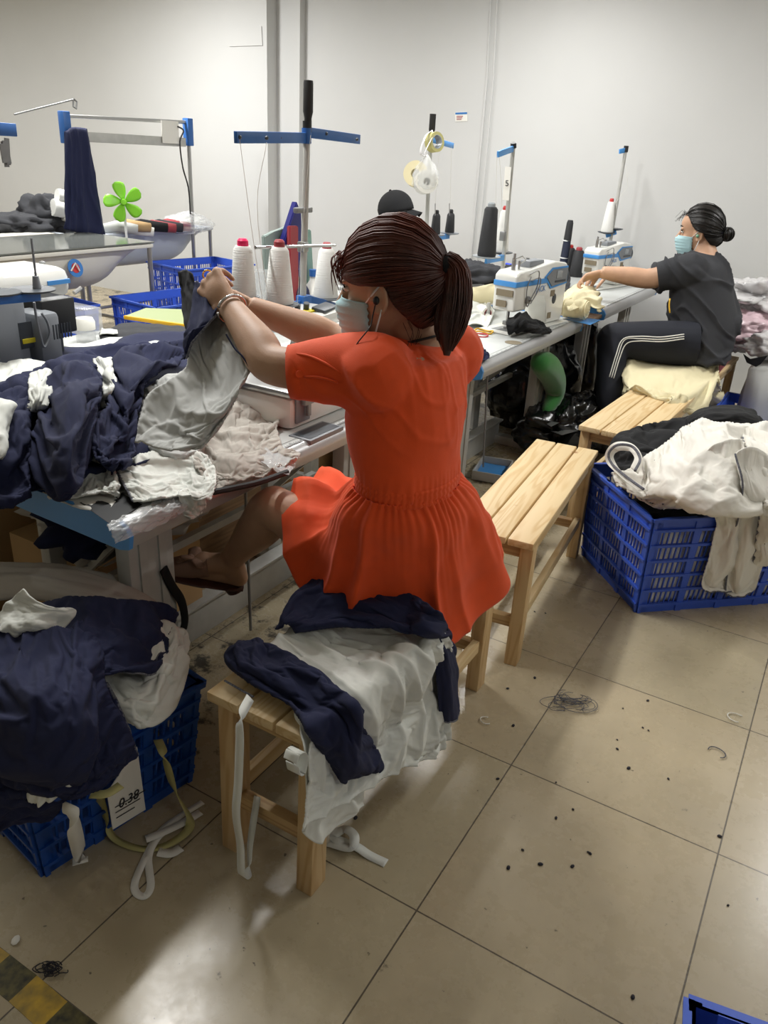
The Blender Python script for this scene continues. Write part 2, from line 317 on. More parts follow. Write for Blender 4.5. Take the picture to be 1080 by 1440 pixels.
def basis(o, x, y): # matrix with x axis and y axis directions
    x = Vector(x).normalized(); y = Vector(y); y = (y-x*y.dot(x)).normalized(); z = x.cross(y)
    return Matrix.Translation(Vector(o)) @ Matrix((x, y, z)).transposed().to_4x4()
# ================= room =================
struct(MB().bb((-9.9, -4, -.1), (3.2, 6.6, 0)).build('floor', 'floor'))
struct(MB().bb((-9.9, 6.2, 0), (3.2, 6.35, 3.1)).build('wall_back', 'wall'))
struct(MB().bb((-10.05, -4, 0), (-9.9, 6.6, 3.1)).build('wall_left', 'wall'))
struct(MB().bb((3.2, -4, 0), (3.35, 6.6, 3.1)).build('wall_right', 'wall'))
struct(MB().bb((-9.9, -4.1, 0), (3.2, -4, 3.1)).build('wall_rear', 'wall'))
struct(MB().bb((-9.9, -4, 3.1), (3.2, 6.6, 3.2)).build('ceiling', 'ceil'))
px = X(377, 180, 0) if False else None
cxl = Y(376, 150, 6.0).x
struct(MB().bb((-9.9, 6.0, 0), (cxl, 6.2, 3.1)).build('trim_1', 'wall'))   # the thicker run of wall on the left
struct(MB().bb((cxl, 6.13, 0), (Y(421, 150, 6.13).x, 6.2, 3.1)).build('trim_2', 'wall'))
# conduit and small things on the wall
def wallp(x, y, off=0): return Y(x, y, 6.2-off)
t = MB()
for dx in (0, 9):
    t.tube([wallp(693+dx, -60, .012), wallp(684.5+dx, 112, .012)], .007, 8)
    t.tube([wallp(684.5+dx, 112, .012), wallp(661+dx, 372, .012)], .007 if dx else .01, 8)
tag(t.build('cable_conduit', 'wall'), 'thin white cable conduit running down the back wall beside the small poster', 'conduit')
p = thing('wall_poster', 'small white and blue printed notice stuck on the back wall', 'poster', wallp(649, 164, .002))
q = [wallp(640, 158), wallp(657, 157), wallp(657.5, 170.5), wallp(640.5, 171)]
MB().prism(q, (0, -.004, 0)).build('sheet', 'paper', p)
MB().prism([wallp(640.3, 158.4, .005), wallp(656.8, 157.6, .005), wallp(656.9, 160.4, .005), wallp(640.4, 161, .005)], (0, -.001, 0)).build('header', 'jtxt', p)
b = MB()
for k in range(3): b.prism([wallp(642, 163+2.2*k, .005), wallp(651-k, 163+2.2*k, .005), wallp(651-k, 164+2.2*k, .005), wallp(642, 164+2.2*k, .005)], (0, -.001, 0))
b.build('printed_lines', 'dred', p)
b = MB(); A = [Y(x, y, 5.998) for x, y in ((322, 38), (368, 37), (369.5, 64), (323, 65.5))]
b.prism(A, (0, -.006, 0)); tag(b.build('cover_plate', 'wall'), 'flat white rectangular cover plate high on the left part of the wall', 'cover plate')
# worn hazard tape on the floor, bottom left corner
hz = thing('floor_tape', 'worn yellow and black hazard tape stuck along the floor corner', 'tape', Z(60, 1400, 0))
P0, P1 = Z(-150, 1235, 0), Z(120, 1455, 0); dv = (P1-P0).normalized(); sv = V(dv.y, -dv.x, 0); 
a0, a1 = Z(0, 1336, 0), Z(62, 1372, 0)
dv = (Z(135, 1440, 0)-Z(0, 1334, 0)).normalized(); sv = V(dv.y, -dv.x, 0)
if sv.y > 0: sv = -sv
seg = [Z(*p, 0) for p in ((-40, 1303), (14, 1343), (52, 1372), (95, 1409), (135, 1440), (175, 1471))]
for k in range(5):
    a, c = seg[k], seg[k+1]; w = .062
    MB().prism([a, c, c+sv*w, a+sv*w], (0, 0, .001)).build('stripe', 'hazy' if k % 2 == 0 else 'hazk', hz)
# ================= lights =================
def tube_light(loc, L, power, rz=0, w=.12, col=(1, .995, .975)):
    l = bpy.data.lights.new('ceiling_tube', 'AREA'); l.shape = 'RECTANGLE'; l.size = w; l.size_y = L; l.energy = power; l.color = col
    o = bpy.data.objects.new('ceiling_tube', l); COL.objects.link(o); o.location = loc; o.rotation_euler = (0, 0, rz)
for y, p_ in ((2.1, 58), (4.7, 50)): tube_light((-2.15, y, 2.75), 1.25, p_)
for y, p_ in ((2.6, 9), (4.9, 44)): tube_light((.75, y, 2.85), 1.25, p_)
tube_light((-8.3, 3.2, 2.85), 1.25, 75)  # added fill lamp, brightens the far left of the wall
tube_light((2.2, .4, 2.85), 1.25, 15)  # added lamp that keeps the lower right floor lit
for y, p_ in ((1.4, 50), (4.3, 90)): tube_light((-5.2, y, 2.85), 1.25, p_)
w = bpy.data.worlds.new('World'); SC.world = w; w.use_nodes = True; w.node_tree.nodes['Background'].inputs[0].default_value = (.9, .95, 1, 1); w.node_tree.nodes['Background'].inputs[1].default_value = .15
cam = bpy.data.cameras.new('camera'); co = bpy.data.objects.new('camera', cam); COL.objects.link(co); SC.camera = co
co.matrix_world = Matrix.Translation(EYE) @ Matrix((CR, CU, -CF)).transposed().to_4x4()
cam.sensor_fit = 'VERTICAL'; cam.sensor_height = 36; cam.lens = FOC/1440*36; cam.clip_start = .05
SC.view_settings.view_transform = 'Standard'; SC.view_settings.look = 'None'; SC.view_settings.gamma = 1; SC.view_settings.use_curve_mapping = False; SC.view_settings.exposure = .1
# ================= sewing tables =================
TZ = .74
def table(y0, y1, label, x0=-1.23, x1=-1.83, first=None):
    t = thing('sewing_table', label, 'table', (x0, y0, 0), 0, 'sewing tables along the aisle')
    MB().bb((x1, y0, TZ-.028), (x0-.03, y1, TZ), .004).build('tabletop', 'lam', t)
    # aluminium nose with a printed ruler
    b = MB(); n = 9; pr = []
    for k in range(n+1): a = PI/2*k/n; pr.append((x0-.03+.034*math.sin(a), TZ-.036+.037*math.cos(a)))
    pr += [(x0-.004, TZ-.062), (x0-.03, TZ-.066)]
    b.prism([(x, y0, z) for x, z in pr], (0, y1-y0, 0)); b.build('edge_rail', 'alu', t)
    b = MB(); k = 0; y = y0+.12
    while y < y1-.1:
        L = .016 if k % 5 == 0 else .009; b.box((x0-.032-L/2+.008, y, TZ+.0016), (L, .0014, .0006)); y += .01; k += 1
    b.bb((x0-.024, y0+.1, TZ+.0012), (x0-.022, y1-.1, TZ+.0018)); b.bb((x0-.05, y0+.1, TZ+.0012), (x0-.0488, y1-.1, TZ+.0018)); b.build('ruler_marks', 'txt' if False else 'dsteel', t)
    for yy, s in ((y0, -1), (y1, 1)):
        MB().prism([(x0+.006, yy, TZ-.03), (x0-.004, yy, TZ-.012), (x0-.03, yy, TZ+.003), (x1, yy, TZ+.003), (x1, yy, TZ-.055), (x0-.03, yy, TZ-.07), (x0, yy, TZ-.062)], (0, s*.012, 0)).build('end_cap', 'lblue', t)
    for yy in (y0+.18, y1-.12):
        MB().bb((x0-.19, yy-.075, .05), (x0-.14, yy+.075, TZ-.028), .006).bb((x0-.14, yy-.045, .06), (x0-.134, yy-.02, TZ-.04)).bb((x0-.14, yy+.02, .06), (x0-.134, yy+.045, TZ-.04)).build('leg', 'wmetal', t)
        MB().bb((x1+.06, yy-.04, .05), (x1+.1, yy+.04, TZ-.028), .006).build('leg', 'wmetal', t)
        MB().bb((x1+.02, yy-.035, 0), (x0-.1, yy+.035, .05), .008).build('foot', 'wmetal', t)
        b = MB(); b.bar((x0-.17, yy, TZ-.1), (x1+.09, yy, .3), .02, .02); b.build('brace', 'wmetal', t)
    MB().bb((-1.62, y0+.2, .0), (-1.59, y1-.1, .125), .004).bb((-1.63, y0+.2, .125), (-1.57, y1-.1, .137), .003).build('lower_panel', 'wmetal', t)
    b = MB(); b.bar((-1.56, y0+.2, .40), (-1.56, y1-.1, .40), .024, .024); b.build('stretcher', 'wmetal', t)
    b = MB(); b.tube([(x0-.3, (y0+y1)/2+.1, TZ-.03), (x0-.22, (y0+y1)/2+.02, .03)], .005, 8); b.build('pedal_rod', 'dsteel', t)
    return t
table(1.06, 2.32, 'sewing table under the pile of navy and white jersey pieces, taped ruler edge')
table(2.93, 4.22, 'sewing table with the white machine and blue end cap, behind the orange dress')
table(4.66, 5.92, 'sewing table nearest the back wall, beside the woman in charcoal T-shirt')
b = MB().bb((-1.84, 4.24, TZ-.05), (-1.24, 4.64, TZ-.03), .004); tag(b.build('bridging_board', 'ply'), 'brown board bridging the gap between the two far sewing tables', 'board')
def optable(y0, y1, label):
    t = thing('workbench', label, 'table', (-1.9, y0, 0), 0, 'tables of the facing row')
    MB().bb((-2.76, y0, TZ-.028), (-1.87, y1, TZ), .004).build('tabletop', 'lam', t)
    for yy in (y0+.12, y1-.12):
        for xx in (-2.7, -1.93): MB().bb((xx-.02, yy-.03, 0), (xx+.02, yy+.03, TZ-.028)).build('leg', 'wmetal', t)
        MB().bb((-2.7, yy-.015, .1), (-1.93, yy+.015, .14)).build('brace', 'wmetal', t)
optable(.9, 2.5, 'facing table holding the grey machine motors, behind the navy jersey heap')
optable(2.6, 4.0, 'facing table behind the woman in orange, covered with cloth')
optable(4.1, 5.9, 'facing table behind the far machines, with cones of thread on it')
# ================= pine benches =================
def bench(y0, y1, label, x0=-.97, x1=-.685, h=.46, rot=0.0):
    L = y1-y0; w = x1-x0; t = thing('bench', label, 'bench', ((x0+x1)/2, y0, 0), rot, 'pine benches in the aisle'); T = WM[t.name]
    def pt(m, nm, mt): m.xf(T); return m.build(nm, mt, t)
    sw = (w-.012)/3
    for k in range(3):
        xc = -w/2+sw/2+k*(sw+.006); m = MB().bb((xc-sw/2, -.02, h-.024), (xc+sw/2, L+.02, h), .004)
        bmesh.ops.translate(m.bm, vec=(0, 0, 0), verts=m.bm.verts); pt(m, 'seat_slat', 'pine')
    for yy in (.0, L-.07):
        for xx, s in ((-w/2+.004, 1), (w/2-.004, -1)):
            m = MB(); m.bb((xx, yy+.008, 0), (xx+s*.042, yy+.064, h-.024), .003)
            for v in m.bm.verts:
                if v.co.z < .1: v.co.x -= s*.0; v.co.y += (-.006 if yy < L/2 else .006)
            pt(m, 'leg', 'pineZ')
        pt(MB().bb((-w/2+.04, yy+.02, h-.075), (w/2-.04, yy+.05, h-.025), .002), 'apron', 'pineX')
        pt(MB().bb((-w/2+.04, yy+.02, .13), (w/2-.04, yy+.048, .165), .002), 'stretcher', 'pineX')
    for xx in (-w/2+.012, w/2-.034):
        pt(MB().bb((xx, .06, .15), (xx+.022, L-.065, .19), .002), 'side_rail', 'pine')
        pt(MB().bb((xx, .06, h-.07), (xx+.022, L-.065, h-.025), .002), 'apron', 'pine')
    return t
bench(1.0, 1.935, 'nearest pine bench, under the orange dress and draped jersey', -.955, -.69)
bench(2.06, 2.985, 'empty pine bench of three slats beside the blue crate', -.895, -.64, rot=.095)
bench(3.3, 5.3, 'long pine bench holding cream cloth and the woman in charcoal', -.90, -.60, rot=-.035)
# ================= blue basket crates =================
def crate(name, label, loc, rz, L, W, H, m_, nslot=5, group='blue plastic basket crates', scale=1):
    t = thing(name, label, 'crate', loc, rz, group); T = WM[t.name]; th = .006; tp = .025
    def side(a, c, nx):
        b = MB(); a = Vector(a); c = Vector(c); d = (c-a); Ls = d.length; d.normalize(); n = Vector(nx)
        def pt(u, z): return a+d*(u+(u/Ls-.5)*2*tp*(z/H))+V(0, 0, z)+n*(tp*(z/H))
        def slab(u0, u1, z0, z1, off=0, th=th):
            q = [pt(u0, z0), pt(u1, z0), pt(u1, z1), pt(u0, z1)]; b.prism([p+n*(off-th/2) for p in q], n*th)
        slab(0, Ls, 0, .035); slab(0, Ls, H-.05, H); slab(-.008, Ls+.008, H-.012, H, .008, .018)
        rows = nslot; z = np.linspace(.035, H-.05, rows+1)
        for zz in z: slab(0, Ls, zz-.005, zz+.005, .005, .014)
        nb = max(2, int(round(Ls/.16))); 
        for k in range(nb+1): u = Ls*k/nb; slab(max(0, u-.012), min(Ls, u+.012), 0, H, .003, .010)
        slab(0, .035, 0, H); slab(Ls-.035, Ls, 0, H)
        ns = int(Ls/.019)
        for i in range(rows):
            for k in range(ns):
                u = Ls*(k+.5)/ns; u2 = u-.007
                q = [pt(u2, z[i]), pt(u2+.0045, z[i]), pt(u2+.0085, z[i+1]), pt(u2+.004, z[i+1])]; b.prism([p-n*th/2 for p in q], n*th)
        b.xf(T); return b
    for a, c, n in (((0, 0, 0), (L, 0, 0), (0, -1, 0)), ((L, 0, 0), (L, W, 0), (1, 0, 0)), ((L, W, 0), (0, W, 0), (0, 1, 0)), ((0, W, 0), (0, 0, 0), (-1, 0, 0))):
        side(a, c, n).build('side_panel', m_, t, sharp=30)
    b = MB(); b.bb((0, 0, .004), (L, W, .012))
    for k in range(6): b.bb((L*k/6+.03, 0, 0), (L*k/6+.04, W, .006))
    b.xf(T); b.build('base', m_, t); return t
g = Z(885, 862, 0); g2 = Z(1080, 848, 0); g3 = Z(814, 782, 0)
a1 = math.atan2((g2-g).y, (g2-g).x); crR = crate('crate', 'royal blue basket crate beside the empty bench, heaped with white garments', g+V(.02, .02, 0), a1, .66, .46, .40, 'crate')
h0 = Z(60, 1246, 0); h1 = Z(279, 1100, 0); a2 = math.atan2((h1-h0).y, (h1-h0).x)
crate('crate', 'deep blue basket crate on the floor at lower left, heaped with navy and white jersey', h0+V(-.02, .02, 0), a2, .40, .36, .31, 'crate2', 4)
q0 = Z(984, 1418, .25)+V(.124, 0, 0)
crate('crate', 'blue crate corner poking in at the bottom right of the floor', (q0.x, q0.y-.61, 0), R(10), .6, .6, .25, 'crate', 4)
ps = [((-4.75, 3.72, 0), .1), ((-4.3, 4.02, .0), .0), ((-4.95, 4.35, 0), .05)]
crate('crate', 'blue crate standing upright behind the tub stand, holding dark scraps', (-4.1, 3.05, 0), R(82), .3, .4, .55, 'crate', 6)
crate('crate', 'blue crate under the far tub, partly hidden by the raised hands', (-4.4, 4.55, .0), R(80), .6, .45, .62, 'crate', 7)
crate('crate', 'blue crate lying nearest behind the pale green board', (-3.7, 3.55, .0), R(82), .6, .42, .56, 'crate', 6)
crate('crate', 'blue crate at the right edge beneath the grey cloth', (-.08, 4.45, 0), R(90), .55, .4, .3, 'crate', 4)
# ================= tubs on metal stands =================
def tub(label, x0, x1, y0, y1, zr, m_, depth, rows=1):
    t = thing('trough', label, 'tub', ((x0+x1)/2, y0, 0), 0, 'plastic troughs on metal stands')
    xs = [(0, 0), (.05, -.5), (.16, -.86), (.34, -1), (.66, -1), (.84, -.86), (.95, -.5), (1, 0)]
    P = []; ny = 17
    for j in range(ny):
        v = j/(ny-1); e = min(1, (1-abs(2*v-1)**6)+.0); row = []
        for (a, d) in xs: row.append((x0+(x1-x0)*(.5+(a-.5)*(1 if d == 0 else (.6+.4*e))), y0+(y1-y0)*(.5+(v-.5)*(1-.22*(-d)**.7)), zr+d*depth*(e**.55 if d else 1)))
        P.append(row)
    b = MB(); b.grid(cr2(P, 40, 30)); b.build('basin', m_, t, solid=.006)
    b = MB(); b.bb((x0-.03, y0-.02, zr-.012), (x0+.01, y1+.02, zr+.012), .004).bb((x1-.01, y0-.02, zr-.012), (x1+.03, y1+.02, zr+.012), .004).bb((x0, y0-.03, zr-.012), (x1, y0+.01, zr+.012), .004).bb((x0, y1-.01, zr-.012), (x1, y1+.03, zr+.012), .004); b.build('rim', m_, t)
    for xx in (x0-.01, x1+.01):
        for yy in (y0+.03, y1): MB().cyl((xx, yy, 0), (xx, yy, zr), .016).build('leg', 'steel', t)
    b = MB().cyl((x1+.01, y0, .3), (x1+.01, y1, .3), .012).cyl((x0, y1, .3), (x1, y1, .3), .012); b.build('stretcher', 'steel', t)
    return t
t1 = tub('near cream trough on a metal stand, glass board over it, round sticker on side', -4.85, -4.22, 2.5, 4.0, .84, 'tub', .26)
c = X(106, 377, -4.20)
MB().lathe([(.0, .002), (.055, .002), (.055, 0)], X(106, 377, -4.21), (1, 0, .25), 24).build('sticker', 'paper', t1)
MB().lathe([(.0, .0025), (.055, .0025), (.055, 0), (.047, 0), (.047, .0024)], X(106, 377, -4.205), (1, 0, .25), 24).build('sticker_ring', 'jtxt', t1)
MB().lathe([(0, .004), (.03, .004), (.03, 0)], X(106, 377, -4.205), (1, 0, .25), 24).build('sticker_centre', 'red', t1)
b = MB().tube([X(100, 381, -4.19), X(106, 370, -4.19), X(112, 381, -4.19)], .005, 6); b.build('sticker_mark', 'paper', t1)
b = MB().bb((-4.87, 2.4, .857), (-4.19, 4.03, .866)); tag(b.build('glass_board', mat('dusty_dark_glass', '#6d706c', .12, bump=.06, bscale=6)), 'dark glassy board lying over the near trough with film on it', 'board')
t2 = tub('far pale blue trough under the blue and steel frame', -5.48, -4.965, 4.05, 5.42, .82, 'tubb', .26)
# overhead frame on tub 2
fr = thing('hanging_frame', 'steel hanging frame with blue corner joints above the far trough', 'frame', (-4.9, 4.6, 0))
fx = -4.93; A = X(90, 163, fx); B = X(264, 172, fx)
MB().cyl((fx, A.y, 0), A, .016).build('post', 'steel', fr); MB().cyl((fx, B.y, .0), B, .016).build('post', 'steel', fr)
MB().cyl(A, B, .013).build('top_bar', 'steel', fr)
MB().bb((fx-.01, A.y+.03, A.z-.155), (fx+.02, B.y-.05, A.z-.09), .003).build('lower_bar', 'wmetal', fr)
for q in (A, B): MB().bb((q.x-.03, q.y-.03, q.z-.17), (q.x+.03, q.y+.03, q.z+.03), .006).build('corner_joint', 'blue', fr)
b = MB().bb((fx+.03, B.y-.32, B.z-.16), (fx+.034, B.y-.14, B.z-.0)); b.build('note_card', 'paper', fr)
b = MB().tube([Vector(p) for p in cr1([list(X(x, y, fx+.04)) for x, y in ((250, 178), (258, 184), (253, 200), (257, 235), (265, 265), (268, 305))], 24)], .006, 6); b.build('cable', 'black', fr)
MB().cyl(X(20, 161, -4.6), X(103, 140, -4.6), .005).build('slanting_rod', 'dsteel', fr)
b = MB().tube([X(103, 139, -4.6), X(108, 143, -4.6), X(107, 153, -4.6), X(103, 150, -4.6), X(103, 141, -4.6)], .006, 6); b.build('hook', 'dsteel', fr)

for y0, y1, z1, l in ((1.35, 2.5, .52, 'dark brown board leaning behind the legs of the nearest table'), (2.95, 4.15, .5, 'dark brown board added behind the second sewing table to block light')):  # boards block left-row light under the tables; the second is added
    b = MB().bb((-1.93, y0, 0), (-1.91, y1, z1), .003); tag(b.build('shading_board', M['ply']), l, 'board')
b = MB().bb((-2.6, 1.2, .0), (-2.05, 2.4, .5), .01); tag(b.build('cardboard_box', 'card'), 'wide cardboard box added under the facing table to block light', 'box')  # added box, stops left-row light shining under the tables
b = MB().bb((-2.6, 2.75, .0), (-2.05, 3.9, .5), .01); tag(b.build('cardboard_box', 'card'), 'long cardboard box added under the middle facing table to block light', 'box')  # likewise added to keep low light from the left out
# ================= lockstitch machines =================
def lockstitch(o, rz, label, s=1.0, screen=True):
    # local: x along the arm (needle at 0, column at +), y towards the back, z up from the table
    t = thing('sewing_machine', label, 'sewing machine', o, rz, 'white lockstitch machines'); T = WM[t.name] @ Matrix.Scale(s, 4)
    def B(m, n, k, **q): m.xf(T); return m.build(n, k, t, **q)
    def prof(pts, y0, y1, bev=.012):
        b = MB(); b.prism([(x, y0, z) for x, z in pts], (0, y1-y0, 0)); bmesh.ops.bevel(b.bm, geom=[e for e in b.bm.edges], offset=bev, segments=3, profile=.5, affect='EDGES'); return b
    body = [(-.055, .10), (.055, .10), (.075, .155), (.15, .175), (.235, .165), (.265, .11), (.27, .01), (.43, .01), (.445, .05), (.445, .27), (.425, .30), (.30, .315), (.05, .285), (-.03, .285), (-.06, .265)]
    B(prof(body, -.062, .062), 'machine_body', 'mwhite', sharp=50)
    B(MB().bb((-.10, -.09, 0), (.47, .10, .008), .003), 'bed_plate', 'mwhite')
    B(MB().bb((-.06, -.05, .008), (.10, .05, .0095), .0005), 'needle_plate', 'dsteel')
    B(MB().bb((-.064, -.066, .215), (.27, -.0615, .24), .002).bb((-.066, -.064, .215), (-.060, .06, .24), .002), 'blue_stripe', 'lblue')
    b = MB(); b.prism([(x, -.0665, z) for x, z in ((.20, .245), (.27, .285), (.43, .285), (.435, .20), (.27, .185))], (0, .008, 0)); B(b, 'control_panel', 'lblue', sharp=30)
    b = MB(); b.prism([(x, -.0695, z) for x, z in ((.215, .245), (.275, .277), (.425, .277), (.427, .208), (.275, .196))], (0, .004, 0)); B(b, 'panel_face', 'mgrey', sharp=30)
    if screen: B(MB().bb((.31, -.072, .232), (.365, -.069, .268), .001), 'screen', 'disp'); B(MB().bb((.30, -.071, .212), (.41, -.0695, .222)), 'panel_buttons', 'mdark')
    for q in ((.285, .145, .04, .03), (.28, .035, .035, .03)): B(MB().bb((q[0], -.0645, q[1]), (q[0]+q[2], -.062, q[1]+q[3])), 'sticker', 'brush')
    B(MB().bb((-.066, -.05, .17), (-.060, .04, .20)), 'sticker', 'brush'); B(MB().bb((-.067, -.02, .12), (-.061, .035, .15)), 'sticker', 'brush')
    B(MB().ball((.33, -.062, .13), (.022, .004, .026), 12), 'oil_gauge', 'mdark')
    b = MB().cyl((0, 0, .10), (0, 0, .035), .008).cyl((0, 0, .035), (0, 0, .004), .0015, n=8).cyl((.02, .01, .10), (.02, .01, .02), .006); B(b, 'needle_bar', 'steel')
    B(MB().bb((-.012, -.02, .010), (.022, .012, .018), .002).bb((-.03, -.02, .03), (-.012, .01, .05), .004), 'presser_foot', 'dsteel')
    b = MB().cyl((0, 0, .28), (0, 0, .34), .010).cyl((.0, 0, .33), (0, 0, .36), .006).cyl((.05, 0, .285), (.05, 0, .325), .006).cyl((.16, .02, .30), (.16, .02, .33), .008)
    b.tube([(-.01, 0, .33), (.02, -.03, .35), (.055, -.03, .33), (.06, 0, .31)], .003, 6); B(b, 'thread_guides', 'steel')
    b = MB(); b.tube(cr1([(.04, -.07, .27), (.085, -.09, .285), (.10, -.085, .22), (.075, -.075, .16), (.05, -.07, .12), (.03, -.07, .20), (.045, -.075, .26)], 30), .0028, 6); b.tube(cr1([(.06, -.07, .24), (.11, -.09, .25), (.12, -.08, .19), (.08, -.07, .13)], 20), .0028, 6); B(b, 'wires', 'dsteel')
    b = MB().lathe([(0, .0), (.018, 0), (.018, .012), (.006, .014), (.006, .024), (0, .024)], (.055, -.062, .15), (0, -1, 0), 16); B(b, 'tension_dial', 'dsteel')
    B(MB().bb((.10, -.03, .29), (.24, .03, .322), .006), 'top_mechanism', 'mgrey')
    b = MB().lathe([(0, 0), (.055, 0), (.06, .006), (.06, .018), (.055, .024), (0, .024)], (.45, .0, .225), (1, 0, 0), 32); B(b, 'handwheel', 'mdark')
    b = MB().cyl((-.0, .0, .0), (0, 0, .001), .0001)
    return t, T
m2, T2 = lockstitch(Z(717, 466, TZ)+V(-.02, 0, .002), R(81), 'white sewing machine with blue stripe, black scrap under its needle', 1.0)
for t_, T_ in ((m2, T2),):
    text('JACK', .040, T_ @ basis((.172, -.0672, .192), (1, 0, 0), (0, 0, 1)), 'jtxt', t_)
m3, T3 = lockstitch((-1.55, 5.38, TZ+.002), R(78), 'white sewing machine by the back wall, beyond the charcoal woman\'s arm', .92)
text('JACK', .034, T3 @ basis((.172, -.0672, .192), (1, 0, 0), (0, 0, 1)), 'jtxt', m3)
def loc(t): return WM[t.name]
# ================= overlock machine on the first table =================
t = thing('overlock_machine', 'white overlock machine with steel lid on the nearest sewing table', 'sewing machine', (-1.45, 1.8, TZ))
MB().bb((-1.60, 1.76, TZ), (-1.325, 2.16, TZ+.10), .022).build('machine_body', 'mwhite', t)
MB().bb((-1.605, 1.755, TZ+.10), (-1.32, 2.165, TZ+.122), .016).build('steel_lid', 'steel', t)
MB().bb((-1.326, 1.78, TZ+.02), (-1.318, 1.85, TZ+.112), .004).build('side_plate', 'mgrey', t)
b = MB().bb((-1.322, 1.80, TZ+.075), (-1.30, 1.845, TZ+.105), .003).bb((-1.312, 1.815, TZ+.04), (-1.30, 1.83, TZ+.08), .002); b.build('latch', 'dsteel', t)
b = MB().bb((-1.60, 2.1, TZ+.05), (-1.30, 2.42, TZ+.19), .03); b.build('rear_housing', 'mwhite', t)
b = MB().box((-1.62, 2.2, TZ+.23), (.2, .34, .05), Euler((0, 0, .1)).to_matrix(), .02); b.build('top_cover', 'mwhite', t)
MB().box((-1.57, 2.28, TZ+.262), (.05, .12, .012), Euler((0, .2, .2)).to_matrix(), .004).build('display', 'mdark', t)
MB().box((-1.585, 2.2, TZ+.258), (.03, .06, .008), None, .003).build('label_sticker', 'vlab', t)
b = MB()
for k in range(4): b.cyl((-1.60, 2.06+.05*k, TZ+.25), (-1.59, 2.05+.05*k, TZ+.285), .010)
b.build('tension_knobs', 'mdark', t)
b = MB().bb((-1.31, 1.73, TZ-.01), (-1.23, 1.90, TZ+.0035), .002); b.build('tray_rim', 'mgrey', t)
b = MB().bb((-1.30, 1.74, TZ+.0036), (-1.24, 1.89, TZ+.0045)); b.build('tray_well', 'mdark', t)
# ================= overlock seen from behind on the facing table =================
t = thing('overlock_machine', 'grey-backed overlock machine with motor boxes at the left edge of the photo', 'sewing machine', (-2.3, 1.7, TZ))
def gb(px, x, w, d, h, z0=TZ): # a box whose near face is at x
    a = X(px[0], px[1], x); c = X(px[2], px[3], x)
    return a, c
xm = -2.25
A = X(0, 418, xm); Bq = X(50, 505, xm)
MB().bb((xm-.16, A.y-.25, TZ), (xm, Bq.y-.01, A.z), .012).build('control_box', 'mgrey', t)
MB().bb((xm, X(27, 470, xm).y, X(27, 492, xm).z), (xm+.002, X(46, 470, xm).y, X(40, 452, xm).z)).build('control_panel', 'mdark', t)
MB().bb((xm+.001, X(31, 480, xm).y, X(31, 484, xm).z), (xm+.004, X(50, 480, xm).y, X(50, 474, xm).z)).build('warning_label', 'vlab', t)
A = X(52, 438, xm+.03); Bq = X(90, 488, xm+.03)
MB().bb((xm-.10, A.y, TZ+.01), (xm+.03, Bq.y, A.z-.01), .018).build('motor', 'mgrey', t)
b = MB()
for k in range(7): y = A.y+.05+.011*k; b.bb((xm+.029, y, Bq.z+.03), (xm+.032, y+.004, A.z-.05))
b.build('motor_vents', 'mdark', t)
A = X(58, 424, xm-.02); Bq = X(113, 465, xm-.02)
MB().bb((xm-.18, A.y, Bq.z), (xm-.02, Bq.y-.01, A.z), .006).build('motor_cover', 'black', t)
MB().bb((xm-.15, A.y+.06, TZ+.02), (xm-.06, A.y+.1, Bq.z+.02), .006).build('motor_bracket', 'mdark', t)
A = X(0, 376, xm-.16); Bq = X(104, 418, xm-.16); w_ = Bq.y
b = MB().bb((xm-.40, A.y-.3, Bq.z), (xm-.16, Bq.y, A.z-.02), .035); b.build('machine_body', 'mwhite', t)
b = MB().bb((xm-.165, X(66, 390, xm-.158).y, X(66, 402, xm-.158).z), (xm-.157, Bq.y-.01, X(66, 397, xm-.158).z+.003)); b.build('blue_stripe', 'lblue', t)
b = MB().lathe([(.006, 0), (.012, .0), (.012, .04), (.008, .05), (.0, .05)], X(83, 387, xm-.25)-V(0, 0, .03), (0, 0, 1), 14); b.build('top_knob', 'dsteel', t)
MB().tube([X(104, 412, xm-.2), X(110, 408, xm-.2), X(114, 405, xm-.2)], .008, 8).build('lever', 'steel', t)
b = MB().tube(cr1([list(X(x, y, xm+.04)) for x, y in ((48, 425), (50, 440), (55, 465), (62, 488), (70, 470), (66, 452), (58, 440))], 30), .004, 8); b.build('cable', 'mgrey', t)
b = MB()
for s in (0, 1): b.ball((xm-.28, A.y+.05+.2*s, A.z-.018), (.012, .012, .006), 10)
b.build('screws', 'dsteel', t)
# clear jar with white lid and clear box
jt = thing('plastic_jar', 'cloudy plastic jar with ribbed white lid beside the motor box', 'jar', Z(122, 482, TZ))
jc = Z(122, 482, TZ); jr = .038
MB().lathe([(0, .0), (jr, 0), (jr, .05), (jr*.95, .058)], jc, None, 24).build('body', 'film', jt)
MB().lathe([(0, .055), (jr*1.03, .055), (jr*1.05, .085), (jr*.85, .10), (0, .102)], jc, None, 28).build('lid', 'paper', jt)
b = MB().bb(Z(105, 470, TZ)-V(.1, 0, 0), X(143, 432, Z(143, 470, TZ).x), .006); tag(b.build('plastic_box', 'film'), 'clear plastic box standing behind the ribbed white jar lid', 'box')
